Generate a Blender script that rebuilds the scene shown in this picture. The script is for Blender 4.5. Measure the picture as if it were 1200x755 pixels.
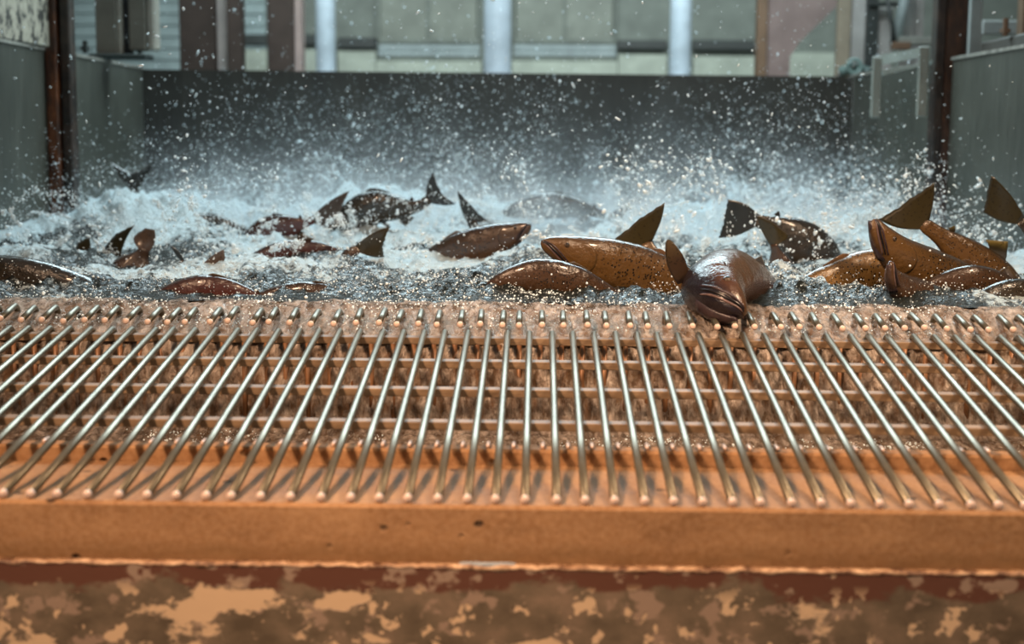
import bpy, math, random
import numpy as np
from mathutils import Vector, Matrix

random.seed(7)
rng = np.random.default_rng(11)
SC = bpy.context.scene
COL = SC.collection
for o in list(bpy.data.objects):
    bpy.data.objects.remove(o, do_unlink=True)

# ------------------------------------------------------------------ camera
FPX = 1667.0                       # 50 mm lens on a 36 mm sensor, 1200 px wide
CAM = np.array([0.0, 0.0, 1.5])
YAW, PITCH, ROLL = math.radians(1.05), math.atan(217 / FPX), math.radians(0.42)
_h = np.array([-math.sin(YAW), math.cos(YAW), 0.0])
_r0 = np.array([math.cos(YAW), math.sin(YAW), 0.0])
_z = np.array([0.0, 0.0, 1.0])
FWD = _h * math.cos(PITCH) - _z * math.sin(PITCH)
_u0 = _h * math.sin(PITCH) + _z * math.cos(PITCH)
RIGHT = _r0 * math.cos(ROLL) + _u0 * math.sin(ROLL)
UPV = _u0 * math.cos(ROLL) - _r0 * math.sin(ROLL)
cd = bpy.data.cameras.new('camera')
cd.lens = 50.0
cd.sensor_width = 36.0
cd.sensor_fit = 'HORIZONTAL'
cd.clip_end = 100
cd.dof.use_dof = True
cd.dof.focus_distance = 3.62
cd.dof.aperture_fstop = 2.2
cam = bpy.data.objects.new('camera', cd)
COL.objects.link(cam)
M = Matrix.Identity(4)
for i in range(3):
    M[i][0], M[i][1], M[i][2], M[i][3] = RIGHT[i], UPV[i], -FWD[i], CAM[i]
cam.matrix_world = M
SC.camera = cam


def P(px, py, Y):
    """world point seen at pixel (px, py) at the depth Y"""
    d = FWD + RIGHT * ((px - 600) / FPX) + UPV * ((377.5 - py) / FPX)
    return CAM + d * (Y / d[1])


# ------------------------------------------------------------------ world, lights, exposure
w = bpy.data.worlds.new('overcast')
SC.world = w
w.use_nodes = True
bg = w.node_tree.nodes['Background']
bg.inputs[0].default_value = (0.80, 0.87, 0.88, 1)
bg.inputs[1].default_value = 0.24


def area(name, loc, aim, sx, sy, power, col, spread):
    l = bpy.data.lights.new(name, 'AREA')
    l.shape = 'RECTANGLE'
    l.size, l.size_y, l.energy, l.color = sx, sy, power, col
    l.spread = math.radians(spread)
    o = bpy.data.objects.new(name, l)
    COL.objects.link(o)
    o.location = loc
    o.rotation_euler = (Vector(aim) - Vector(loc)).to_track_quat('-Z', 'Y').to_euler()
    return o


area('warm_lamp', (-1.6, 0.7, 3.3), (0.1, 2.9, 0.9), 0.5, 0.5, 42, (1.0, 0.64, 0.40), 75)
area('warm_lamp', (2.2, 1.9, 3.3), (0.6, 3.4, 1.0), 0.45, 0.45, 26, (1.0, 0.70, 0.46), 75)
area('cool_area_light', (0.0, 7.1, 4.1), (0.0, 4.9, 1.0), 4.4, 1.7, 245, (0.72, 0.93, 1.0), 150)
area('cool_area_light', (0.0, 10.5, 4.6), (0.0, 14, 2.2), 6.0, 1.0, 190, (0.88, 0.98, 1.0), 150)  # added lamp, turned backwards to light the far wall
area('background_fill', (0.0, 6.4, 4.4), (0.0, 9.6, 2.2), 3.0, 0.3, 40, (0.95, 0.97, 1.0), 80)  # added fill light that brightens the posts and boards behind the tank
vs = SC.view_settings
vs.view_transform = 'Standard'
vs.look = 'None'
vs.exposure = -0.12
vs.gamma = 1.0
vs.use_curve_mapping = False


HAZE = 2.6                         # density of the spray haze


# ------------------------------------------------------------------ noise
def _hash(ix, iy, iz, seed):
    n = (ix * 374761393 + iy * 668265263 + iz * 2147483647 + seed * 974634777).astype(np.int64) & 0x7fffffff
    n = ((n ^ (n >> 13)) * 1274126177) & 0x7fffffff
    n = (n ^ (n >> 16)) & 0xffffff
    return n / float(0xffffff) * 2 - 1


def vnoise(x, y, z=0.0, seed=0):
    x, y = np.asarray(x, float), np.asarray(y, float)
    z = np.zeros_like(x) + z
    ix, iy, iz = np.floor(x).astype(np.int64), np.floor(y).astype(np.int64), np.floor(z).astype(np.int64)
    fx, fy, fz = x - ix, y - iy, z - iz
    fx, fy, fz = [t * t * t * (t * (t * 6 - 15) + 10) for t in (fx, fy, fz)]
    r = 0
    for a in (0, 1):
        for b in (0, 1):
            for c in (0, 1):
                wgt = (fx if a else 1 - fx) * (fy if b else 1 - fy) * (fz if c else 1 - fz)
                r = r + wgt * _hash(ix + a, iy + b, iz + c, seed)
    return r


def fbm(x, y, z=0.0, oct=4, seed=0, gain=0.5, ridged=False):
    a, s, f = 1.0, 0, 1.0
    for k in range(oct):
        n = vnoise(np.asarray(x) * f + 17.3 * k, np.asarray(y) * f - 9.1 * k, z * f if np.isscalar(z) else np.asarray(z) * f, seed + k)
        s = s + a * ((1 - 2 * np.abs(n)) if ridged else n)
        a *= gain
        f *= 2.03
    return s


# ------------------------------------------------------------------ material helpers
class NT:
    def __init__(self, name):
        self.m = bpy.data.materials.new(name)
        self.m.use_nodes = True
        self.t = self.m.node_tree
        self.b = self.t.nodes['Principled BSDF']
        self.out = self.t.nodes['Material Output']
        self._obj = None

    def n(self, kind, **kw):
        nd = self.t.nodes.new('ShaderNode' + kind)
        for k, v in kw.items():
            if k.startswith('_'):
                setattr(nd, k[1:], v)
        for k, v in kw.items():
            if not k.startswith('_'):
                key = int(k[1:]) if k[0] == 'i' and k[1:].isdigit() else k.replace('__', ' ')
                self.put(nd.inputs[key], v)
        return nd

    def put(self, sock, v):
        if isinstance(v, bpy.types.NodeSocket):
            self.t.links.new(v, sock)
        elif isinstance(v, bpy.types.Node):
            self.t.links.new(v.outputs[0], sock)
        else:
            if isinstance(v, tuple) and len(v) == 3 and len(sock.default_value) == 4:
                v = (*v, 1)
            sock.default_value = v

    def set(self, **kw):
        for k, v in kw.items():
            self.put(self.b.inputs[k.replace('__', ' ')], v)
        return self

    def obj(self):
        if self._obj is None:
            self._obj = self.t.nodes.new('ShaderNodeTexCoord')
        return self._obj.outputs['Object']

    def uv(self):
        if self._obj is None:
            self._obj = self.t.nodes.new('ShaderNodeTexCoord')
        return self._obj.outputs['UV']

    def mapped(self, src, scale=(1, 1, 1), loc=(0, 0, 0)):
        return self.n('Mapping', Vector=src, Scale=scale, Location=loc)

    def noise(self, src, scale, detail=4, rough=0.55):
        return self.n('TexNoise', Vector=src, Scale=scale, Detail=detail, Roughness=rough).outputs[0]

    def ramp(self, fac, stops, mode='LINEAR'):
        r = self.n('ValToRGB', Fac=fac)
        cr = r.color_ramp
        cr.interpolation = mode
        while len(cr.elements) < len(stops):
            cr.elements.new(0.5)
        for e, (p, c) in zip(cr.elements, stops):
            e.position = p
            c = c if isinstance(c, tuple) else (c, c, c)
            e.color = (*c, 1)
        return r.outputs[0]

    def mix(self, fac, a, b, mode='MIX'):
        x = self.n('Mix', _data_type='RGBA', _blend_type=mode)
        self.put(x.inputs[0], fac)
        self.put(x.inputs[6], a)
        self.put(x.inputs[7], b)
        return x.outputs[2]

    def math(self, op, a, b=0.0):
        x = self.n('Math', _operation=op)
        self.put(x.inputs[0], a)
        self.put(x.inputs[1], b)
        return x.outputs[0]

    def bump(self, h, dist, strength=1.0):
        b = self.n('Bump', Height=h, Distance=dist, Strength=strength)
        self.put(self.b.inputs['Normal'], b.outputs[0])
        return b


def plain(name, col, rough=0.5, metal=0.0, var=0.25, scale=9, bumpd=0.0):
    m = NT(name)
    nz = m.noise(m.obj(), scale, 5)
    dark = tuple(c * (1 - var) for c in col)
    lite = tuple(min(1, c * (1 + var)) for c in col)
    m.set(Base__Color=m.ramp(nz, [(0.3, dark), (0.7, lite)]), Roughness=rough, Metallic=metal)
    if bumpd:
        m.bump(m.noise(m.obj(), scale * 6, 6), bumpd)
    return m.m


MAT = {}
# stained concrete of the front sill
m = NT('stained_concrete')
n1 = m.noise(m.mapped(m.obj(), (1, 1, 1.6)), 7, 8, 0.65)
n2 = m.noise(m.obj(), 90, 3, 0.6)
c = m.ramp(n1, [(0.25, (0.17, 0.080, 0.031)), (0.5, (0.265, 0.135, 0.058)), (0.75, (0.37, 0.205, 0.097))])
c = m.mix(m.ramp(n2, [(0.35, 0.0), (0.75, 0.35)]), c, (0.52, 0.33, 0.19))
v = m.n('TexVoronoi', Vector=m.mapped(m.obj(), (1, 1, 1.3)), Scale=17, Randomness=1.0)
sel = m.noise(m.obj(), 5.5, 2)
pit = m.math('MULTIPLY', m.ramp(v.outputs['Distance'], [(0.09, 1.0), (0.17, 0.0)]), m.ramp(sel, [(0.52, 0.0), (0.6, 1.0)]))
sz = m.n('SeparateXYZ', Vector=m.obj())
low_tone = m.math('ADD', m.n('MapRange', Value=sz.outputs[2], i1=0.835, i2=0.775).outputs[0], m.math('MULTIPLY', m.math('SUBTRACT', n1, 0.5), 1.6))
c = m.mix(m.ramp(low_tone, [(0.35, 0.0), (0.8, 0.55)]), c, (0.135, 0.068, 0.024))  # darker brown towards the bottom of the face, edge broken by noise
c = m.mix(pit, c, (0.035, 0.02, 0.012))
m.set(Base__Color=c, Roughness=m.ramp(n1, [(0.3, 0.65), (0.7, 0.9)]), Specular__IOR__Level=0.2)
m.bump(m.math('SUBTRACT', m.noise(m.obj(), 60, 6, 0.7), m.math('MULTIPLY', pit, 3.0)), 0.002)
MAT['sill'] = m.m
# wet tan concrete of the lip
m = NT('wet_tan_concrete')
n1 = m.noise(m.obj(), 11, 7, 0.6)
m.set(Base__Color=m.ramp(n1, [(0.3, (0.30, 0.16, 0.08)), (0.7, (0.52, 0.32, 0.18))]), Roughness=0.25)
m.bump(m.noise(m.obj(), 70, 5), 0.002)
MAT['lip'] = m.m
# painted steel panel, flaking
m = NT('flaking_painted_steel')
n1 = m.noise(m.mapped(m.obj(), (1, 1, 1.7), (0.83, 0, 0.2)), 6.5, 9, 0.62)
n2 = m.noise(m.mapped(m.obj(), (1.2, 1, 1.5), (3.1, 2, 0.7)), 9.0, 7, 0.6)
n3 = m.noise(m.mapped(m.obj(), (1, 1, 1), (5.0, 1, 1)), 26, 5, 0.6)
c = m.ramp(n2, [(0.35, (0.085, 0.060, 0.036)), (0.5, (0.135, 0.098, 0.062)), (0.7, (0.22, 0.150, 0.10))])
sep = m.n('SeparateXYZ', Vector=m.obj())
topband = m.n('MapRange', Value=sep.outputs[2], i1=-0.075, i2=-0.015)
maroon = m.ramp(m.math('ADD', m.math('MULTIPLY', n1, 0.9), m.math('MULTIPLY', topband, 0.30)), [(0.57, 0.0), (0.63, 1.0)])
c = m.mix(maroon, c, (0.105, 0.040, 0.022))
n4 = m.noise(m.mapped(m.obj(), (1, 1, 1.3), (9, 0, 2)), 15, 6, 0.6)
c = m.mix(m.ramp(n4, [(0.57, 0.0), (0.60, 1.0)]), c, (0.27, 0.185, 0.13))
gx = m.math('SUBTRACT', sep.outputs[0], -0.47)
blob = m.math('MULTIPLY', m.math('MULTIPLY', gx, gx), -9.0)
blob = m.math('MULTIPLY', m.math('POWER', 2.718, blob), 0.095)
low = m.n('MapRange', Value=sep.outputs[2], i1=-0.03, i2=-0.06)
tan = m.ramp(m.math('ADD', n1, m.math('MULTIPLY', blob, low)), [(0.622, 0.0), (0.65, 1.0)])
spk = m.ramp(m.math('ADD', n3, m.math('MULTIPLY', n2, 0.35)), [(0.765, 0.0), (0.785, 1.0)])
tan = m.math('MAXIMUM', tan, m.math('MULTIPLY', spk, low))
c = m.mix(tan, c, (0.56, 0.385, 0.235))
m.set(Base__Color=c, Roughness=0.45)
m.bump(m.math('ADD', m.math('MULTIPLY', tan, -1.0), m.math('MULTIPLY', n3, 0.4)), 0.002)
MAT['panel'] = m.m
m = NT('worn_ledge_edge')
n1 = m.noise(m.mapped(m.obj(), (1, 1, 1)), 38, 6, 0.65)
m.set(Base__Color=m.ramp(n1, [(0.38, (0.10, 0.045, 0.022)), (0.48, (0.33, 0.185, 0.10)), (0.66, (0.66, 0.44, 0.27))]), Roughness=0.5)
m.bump(n1, 0.003)
MAT['ledge'] = m.m
# rods and bars
m = NT('dull_steel')
n1 = m.noise(m.mapped(m.obj(), (5, 2, 5)), 2.5, 3)
m.set(Base__Color=m.ramp(n1, [(0.3, (0.105, 0.088, 0.058)), (0.7, (0.195, 0.168, 0.12))]), Metallic=0.7,
      Roughness=m.ramp(m.noise(m.obj(), 25, 4), [(0.3, 0.31), (0.7, 0.37)]))
MAT['rod'] = m.m
MAT['rod_end'] = plain('bare_cut_rod_end', (0.66, 0.48, 0.39), 0.35, 0.1, 0.1, 60)
m = NT('stained_flat_bar')
n1 = m.noise(m.mapped(m.obj(), (1, 8, 8)), 9, 6, 0.6)
m.set(Base__Color=m.ramp(n1, [(0.3, (0.115, 0.070, 0.036)), (0.7, (0.26, 0.170, 0.098))]), Metallic=0.0, Roughness=0.6)
m.bump(n1, 0.001)
MAT['bar'] = m.m
MAT['screen_rod'] = plain('rusty_brown_rod', (0.21, 0.10, 0.045), 0.4, 0.2, 0.4, 25)
# rust
m = NT('rusted_steel')
n1 = m.noise(m.mapped(m.obj(), (3, 3, 1)), 5, 8, 0.65)
n2 = m.noise(m.obj(), 55, 4, 0.6)
c = m.ramp(n1, [(0.28, (0.012, 0.007, 0.005)), (0.47, (0.055, 0.02, 0.009)), (0.62, (0.19, 0.060, 0.018)), (0.8, (0.25, 0.095, 0.035))])
c = m.mix(m.ramp(n2, [(0.6, 0.0), (0.75, 0.5)]), c, (0.03, 0.02, 0.016))
m.set(Base__Color=c, Roughness=0.55)
m.bump(n2, 0.003)
MAT['rust'] = m.m
m = NT('dark_wet_rust')
n1 = m.noise(m.obj(), 14, 6, 0.6)
m.set(Base__Color=m.ramp(n1, [(0.35, (0.012, 0.010, 0.009)), (0.7, (0.055, 0.035, 0.026))]), Roughness=0.35)
m.bump(n1, 0.004)
MAT['rust_dark'] = m.m
m = NT('pitted_brown_rust')
n1 = m.noise(m.mapped(m.obj(), (3, 3, 1)), 9, 8, 0.7)
m.set(Base__Color=m.ramp(n1, [(0.3, (0.010, 0.007, 0.006)), (0.55, (0.055, 0.024, 0.012)), (0.75, (0.15, 0.062, 0.024))]), Roughness=0.6)
m.bump(n1, 0.004)
MAT['rust_brown'] = m.m
# tank walls
for nm, a, b in (('dark_wet_steel_wall', (0.013, 0.012, 0.009), (0.037, 0.034, 0.027)), ('grey_green_steel_wall', (0.036, 0.038, 0.030), (0.095, 0.096, 0.078))):
    m = NT(nm)
    n1 = m.noise(m.mapped(m.obj(), (1, 1, 0.35)), 3.2, 8, 0.65)
    n2 = m.noise(m.mapped(m.obj(), (6, 6, 1)), 6, 5, 0.6)
    c = m.ramp(m.math('ADD', m.math('MULTIPLY', n1, 0.65), m.math('MULTIPLY', n2, 0.35)), [(0.35, a), (0.68, b)])
    m.set(Base__Color=c, Roughness=0.42)
    m.bump(n2, 0.002)
    MAT[nm] = m.m
MAT['wall_edge'] = plain('worn_wall_top', (0.23, 0.22, 0.19), 0.5, 0.0, 0.45, 22, 0.002)
# peeling board
m = NT('peeling_cream_paint')
n1 = m.noise(m.mapped(m.obj(), (1, 1, 0.7)), 16, 8, 0.7)
m.set(Base__Color=m.ramp(n1, [(0.45, (0.03, 0.026, 0.02)), (0.50, (0.30, 0.27, 0.21)), (0.6, (0.40, 0.36, 0.28))]), Roughness=0.6)
m.bump(n1, 0.004)
MAT['peel'] = m.m
for nm, col, rough in (('hall_wall', (0.16, 0.19, 0.165), 0.7), ('teal_siding', (0.27, 0.36, 0.36), 0.6), ('pale_green_band', (0.37, 0.43, 0.36), 0.6),
                       ('bluish_rail', (0.32, 0.40, 0.40), 0.5), ('dark_rail', (0.035, 0.045, 0.042), 0.5), ('pale_blue_paint', (0.44, 0.56, 0.63), 0.4),
                       ('brown_timber', (0.085, 0.070, 0.058), 0.7), ('white_board', (0.72, 0.72, 0.68), 0.6), ('pinkish_board', (0.55, 0.48, 0.44), 0.6),
                       ('mauve_paint', (0.33, 0.275, 0.255), 0.55), ('tan_post_paint', (0.24, 0.17, 0.105), 0.6), ('grey_box_steel', (0.16, 0.145, 0.115), 0.45),
                       ('grey_box_light', (0.33, 0.30, 0.25), 0.4), ('gap_black', (0.012, 0.013, 0.014), 0.6), ('galvanised', (0.26, 0.28, 0.25), 0.4),
                       ('pale_steel', (0.44, 0.46, 0.44), 0.4), ('beige_post', (0.31, 0.28, 0.21), 0.5), ('teal_valve', (0.18, 0.28, 0.26), 0.4),
                       ('dark_timber', (0.05, 0.045, 0.037), 0.7), ('warm_timber', (0.16, 0.10, 0.06), 0.6), ('frosted_pane', (0.19, 0.22, 0.185), 0.6)):
    MAT[nm] = plain(nm, col, rough, 0.0, 0.18, 6)
m = NT('floor_concrete')
m.set(Base__Color=m.ramp(m.noise(m.obj(), 3, 6), [(0.3, (0.10, 0.10, 0.09)), (0.7, (0.2, 0.2, 0.18))]), Roughness=0.6)
MAT['floor'] = m.m

# water of the tank : dark clear water and white foam, by noise
m = NT('churning_tank_water')
att = m.n('Attribute', _attribute_name='foam')
n2 = m.noise(m.mapped(m.obj(), (1, 0.7, 1)), 38, 6, 0.65)
f = m.math('ADD', att.outputs['Fac'], m.math('MULTIPLY', m.math('SUBTRACT', n2, 0.5), 1.7))
foam = m.ramp(f, [(0.36, 0.0), (0.62, 1.0)])
m.set(Base__Color=m.mix(foam, (0.016, 0.020, 0.018), (0.54, 0.64, 0.67)), Roughness=m.ramp(foam, [(0.0, 0.05), (1.0, 0.38)]), IOR=1.33)
m.bump(m.math('ADD', m.noise(m.obj(), 60, 5, 0.6), m.math('MULTIPLY', n2, 0.8)), 0.022)
MAT['water'] = m.m
# thin overflowing water above tan concrete: see-through film, partly aerated
m = NT('overflowing_water')
n1 = m.noise(m.mapped(m.uv(), (1, 0.45, 1)), 55, 6, 0.65)
n2 = m.noise(m.mapped(m.uv(), (1, 0.35, 1), (3, 7, 0)), 14, 5, 0.6)
milk = m.ramp(m.math('ADD', m.math('MULTIPLY', n1, 0.6), m.math('MULTIPLY', n2, 0.4)), [(0.40, 0.0), (0.60, 1.0)])
m.set(Base__Color=m.mix(milk, (0.23, 0.16, 0.11), (0.64, 0.535, 0.455)), Roughness=m.ramp(n1, [(0.3, 0.04), (0.7, 0.14)]), IOR=1.33)
m.bump(m.math('ADD', n1, m.math('MULTIPLY', n2, 1.2)), 0.034)
tr = m.n('BsdfTransparent', Color=(0.93, 0.86, 0.78))
mx = m.n('MixShader', Fac=m.ramp(milk, [(0.0, 0.42), (1.0, 1.0)]))
m.t.links.new(tr.outputs[0], mx.inputs[1])
m.t.links.new(m.b.outputs[0], mx.inputs[2])
m.t.links.new(mx.outputs[0], m.out.inputs[0])
MAT['overflow'] = m.m
m = NT('water_drop')
m.set(Base__Color=(0.80, 0.90, 0.94), Roughness=0.06, IOR=1.33)
MAT['drop'] = m.m
m = NT('still_puddle')
m.set(Base__Color=(0.35, 0.40, 0.44), Roughness=0.03, IOR=1.33)
MAT['puddle'] = m.m


def skin(name, back, flank, belly, spot=1.0, red=0.0, stops=(0.06, 0.42, 0.72, 0.95), gloss=0.35):
    m = NT(name)
    uv = m.n('SeparateXYZ', Vector=m.uv())
    nz = m.noise(m.obj(), 16, 6, 0.6)
    t = m.math('ADD', uv.outputs[1], m.math('MULTIPLY', m.math('SUBTRACT', nz, 0.5), 0.22))
    c = m.ramp(t, list(zip(stops, (back, flank, flank, belly))))
    c = m.mix(m.math('MULTIPLY', m.ramp(m.noise(m.obj(), 9, 4), [(0.5, 0.0), (0.68, 1.0)]), red), c, (0.10, 0.020, 0.017))
    v = m.n('TexVoronoi', Vector=m.mapped(m.uv(), (1.0, 0.36, 1)), Scale=74, Randomness=0.95)
    sel = m.math('MULTIPLY', m.ramp(v.outputs['Distance'], [(0.26, 1.0), (0.38, 0.0)]), m.ramp(uv.outputs[1], [(0.55, 1.0), (0.78, 0.0)]))
    sel = m.math('MULTIPLY', sel, m.ramp(uv.outputs[0], [(0.13, 0.0), (0.3, 1.0)]))
    sel = m.math('MULTIPLY', sel, m.ramp(v.outputs['Color'], [(0.16, 0.0), (0.24, spot)]))
    c = m.mix(sel, c, (0.012, 0.009, 0.006))
    m.set(Base__Color=c, Roughness=m.ramp(nz, [(0.3, 0.13), (0.7, 0.28)]), Coat__Weight=gloss, Coat__Roughness=0.04)
    m.bump(m.math('ADD', m.noise(m.obj(), 28, 5, 0.6), m.math('MULTIPLY', m.noise(m.obj(), 160, 3), 0.12)), 0.007)
    return m.m


SK = {
    'gold': skin('golden_brown_skin', (0.045, 0.025, 0.009), (0.112, 0.057, 0.017), (0.055, 0.026, 0.012)),
    'tan': skin('tan_spotted_skin', (0.09, 0.05, 0.016), (0.205, 0.112, 0.034), (0.25, 0.13, 0.065)),
    'brown': skin('dark_brown_skin', (0.026, 0.016, 0.009), (0.062, 0.031, 0.014), (0.045, 0.026, 0.018)),
    'dark': skin('blackish_olive_skin', (0.017, 0.014, 0.009), (0.034, 0.024, 0.014), (0.035, 0.029, 0.023)),
    'red': skin('reddish_brown_skin', (0.035, 0.017, 0.011), (0.072, 0.025, 0.018), (0.07, 0.034, 0.026), 0.5, 0.45),
    'head': skin('bronze_skin', (0.075, 0.038, 0.013), (0.060, 0.027, 0.014), (0.014, 0.009, 0.012), 0.15, stops=(0.10, 0.34, 0.42, 0.56), gloss=0.12),
}


def finmat(name, base, tip):
    m = NT(name)
    uv = m.n('SeparateXYZ', Vector=m.uv())
    rays = m.n('TexWave', _bands_direction='Y', Vector=m.mapped(m.uv(), (0.15, 1, 1)), Scale=7, Distortion=1.2, Detail=2)
    nz = m.noise(m.obj(), 30, 4)
    c = m.ramp(m.math('ADD', uv.outputs[0], m.math('MULTIPLY', m.math('SUBTRACT', nz, 0.5), 0.5)), [(0.5, base), (1.0, tip)])
    c = m.mix(m.math('MULTIPLY', rays.outputs[1], 0.35), c, tuple(x * 0.3 for x in base))
    v = m.n('TexVoronoi', Vector=m.obj(), Scale=150)
    sp = m.math('MULTIPLY', m.ramp(v.outputs['Distance'], [(0.25, 1.0), (0.4, 0.0)]), m.ramp(v.outputs['Color'], [(0.55, 0.0), (0.62, 0.8)]))
    c = m.mix(sp, c, tuple(x * 0.15 for x in base))
    m.set(Base__Color=c, Roughness=0.30, Coat__Weight=0.25)
    m.bump(rays.outputs[1], 0.0015)
    return m.m


FM = {
    'olive': finmat('olive_fin', (0.036, 0.027, 0.009), (0.22, 0.17, 0.045)),
    'brown': finmat('brown_fin', (0.050, 0.026, 0.012), (0.13, 0.085, 0.03)),
    'dark': finmat('dark_fin', (0.018, 0.015, 0.011), (0.055, 0.045, 0.025)),
    'pink': finmat('pinkish_fin', (0.10, 0.062, 0.042), (0.25, 0.18, 0.13)),
    'gold': finmat('golden_fin', (0.13, 0.062, 0.022), (0.22, 0.12, 0.05)),
}
MAT['mouth'] = plain('dark_mouth', (0.010, 0.007, 0.008), 0.25, 0, 0.2, 30)
MAT['jaw'] = plain('violet_brown_jaw', (0.045, 0.028, 0.030), 0.22, 0, 0.5, 45, 0.001)
MAT['jaw_pale'] = plain('pale_mouth_edge', (0.12, 0.075, 0.068), 0.25, 0, 0.35, 60)
MAT['iris'] = plain('amber_iris', (0.06, 0.04, 0.025), 0.12, 0, 0.4, 90)
MAT['pupil'] = plain('black_pupil', (0.004, 0.004, 0.005), 0.05, 0, 0.1, 9)


# ------------------------------------------------------------------ mesh helpers
def link(name, verts, faces, mat, parent=None, smooth=True, uvs=None, origin=None):
    me = bpy.data.meshes.new(name)
    verts = np.asarray(verts, float)
    if origin is not None:
        verts = verts - np.asarray(origin, float)
    me.from_pydata([tuple(v) for v in verts], [], [tuple(int(i) for i in f) for f in faces])
    if uvs is not None:
        u = me.uv_layers.new(name='UVMap')
        li = np.zeros(len(me.loops), np.int32)
        me.loops.foreach_get('vertex_index', li)
        u.data.foreach_set('uv', np.asarray(uvs, np.float32)[li].ravel())
    me.materials.append(mat)
    if smooth:
        me.polygons.foreach_set('use_smooth', [True] * len(me.polygons))
    me.update()
    o = bpy.data.objects.new(name, me)
    COL.objects.link(o)
    if origin is not None and parent is None:
        o.location = tuple(origin)
    if parent is not None:
        o.parent = parent
    return o


def empty(name, loc):
    o = bpy.data.objects.new(name, None)
    o.empty_display_size = 0.05
    COL.objects.link(o)
    o.location = tuple(loc)
    return o


def tag(o, label=None, cat=None, group=None, kind=None):
    if label: o['label'] = label
    if cat: o['category'] = cat
    if group: o['group'] = group
    if kind: o['kind'] = kind
    return o


def bbox(p0, p1, bev=0.004):
    """verts, faces of a box with chamfered edges"""
    import bmesh
    bm = bmesh.new()
    bmesh.ops.create_cube(bm, size=1)
    p0, p1 = np.minimum(p0, p1), np.maximum(p0, p1)
    for v in bm.verts:
        v.co = Vector([(p0[i] + p1[i]) / 2 + v.co[i] * (p1[i] - p0[i]) for i in range(3)])
    bev = min(bev, 0.3 * float(min(np.asarray(p1) - np.asarray(p0))))
    if bev > 0:
        bmesh.ops.bevel(bm, geom=list(bm.edges), offset=bev, segments=1, affect='EDGES')
    bm.verts.ensure_lookup_table()
    vs_ = [tuple(v.co) for v in bm.verts]
    fs_ = [[v.index for v in f.verts] for f in bm.faces]
    bm.free()
    return vs_, fs_


def join(*parts):
    V, F = [], []
    for v, f in parts:
        k = len(V)
        V += [tuple(x) for x in v]
        F += [[i + k for i in q] for q in f]
    return V, F


def tube(path, rad, segs=10, caps=True, flat=(1, 1), ref=(0, 0, 1)):
    path = np.asarray(path, float)
    n = len(path)
    rad = np.broadcast_to(np.asarray(rad, float), (n,))
    V, F = [], []
    T = np.gradient(path, axis=0)
    T /= np.linalg.norm(T, axis=1)[:, None] + 1e-12
    a = np.asarray(ref, float)
    if abs(np.dot(a, T[0])) > 0.95:
        a = np.array([1.0, 0, 0])
    for i in range(n):
        a = a - T[i] * np.dot(a, T[i])
        a /= np.linalg.norm(a)
        b = np.cross(T[i], a)
        for k in range(segs):
            t = 2 * math.pi * k / segs
            V.append(path[i] + rad[i] * (flat[0] * math.cos(t) * a + flat[1] * math.sin(t) * b))
    for i in range(n - 1):
        for k in range(segs):
            F.append([i * segs + k, i * segs + (k + 1) % segs, (i + 1) * segs + (k + 1) % segs, (i + 1) * segs + k])
    if caps:
        F.append(list(range(segs - 1, -1, -1)))
        F.append([(n - 1) * segs + k for k in range(segs)])
    return V, F


def extrude_x(profile, x0, x1, nx=1):
    """closed yz profile swept along x"""
    V, F = [], []
    k = len(profile)
    for i in range(nx + 1):
        x = x0 + (x1 - x0) * i / nx
        V += [(x, y, z) for y, z in profile]
    for i in range(nx):
        for j in range(k):
            F.append([i * k + j, i * k + (j + 1) % k, (i + 1) * k + (j + 1) % k, (i + 1) * k + j])
    F.append(list(range(k)))
    F.append([nx * k + j for j in range(k - 1, -1, -1)])
    return V, F


def prism(poly, off):
    """poly: list of 3-D points, extruded by off"""
    n = len(poly)
    poly = [np.asarray(p, float) for p in poly]
    off = np.asarray(off, float)
    V = poly + [p + off for p in poly]
    F = [list(range(n)), list(range(2 * n - 1, n - 1, -1))]
    F += [[i, n + i, n + (i + 1) % n, (i + 1) % n] for i in range(n)]
    return V, F


def ico(sub=0):
    import bmesh
    bm = bmesh.new()
    bmesh.ops.create_icosphere(bm, subdivisions=sub + 1, radius=1)
    v = np.array([tuple(x.co) for x in bm.verts])
    f = np.array([[x.index for x in q.verts] for q in bm.faces])
    bm.free()
    return v, f


# ------------------------------------------------------------------ setting: floor, tank walls, hall
tag(link('floor', *bbox((-9, -2, -0.1), (9, 16, 0.0), 0), MAT['floor'], smooth=False), kind='structure')
ZT = 1.846
WL = [(-1.9635, 2.30), (-2.14, 7.72)]
WB = [(-2.14, 7.72), (1.74, 8.05)]


def wall_seg(name, a, b, z1, out, mat, t=0.07):
    a, b = np.array(a), np.array(b)
    d = (b - a) / np.linalg.norm(b - a)
    nrm = np.array([-d[1], d[0]]) * out
    q = [a, b, b + nrm * t, a + nrm * t]
    o = link(name, *prism([(p[0], p[1], 0.0) for p in q], (0, 0, z1)), mat, smooth=False)
    return tag(o, kind='structure')


wl = wall_seg('wall_left', WL[0], WL[1], ZT, 1, MAT['grey_green_steel_wall'])
wb = wall_seg('wall_back', WB[0], WB[1], ZT, 1, MAT['dark_wet_steel_wall'])
wr1 = wall_seg('wall_right', (1.901, 2.30), (1.800, 6.34), ZT, -1, MAT['grey_green_steel_wall'])
wr2 = wall_seg('wall_right', (1.83, 6.48), (1.742, 8.05), ZT, -1, MAT['grey_green_steel_wall'])


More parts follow.
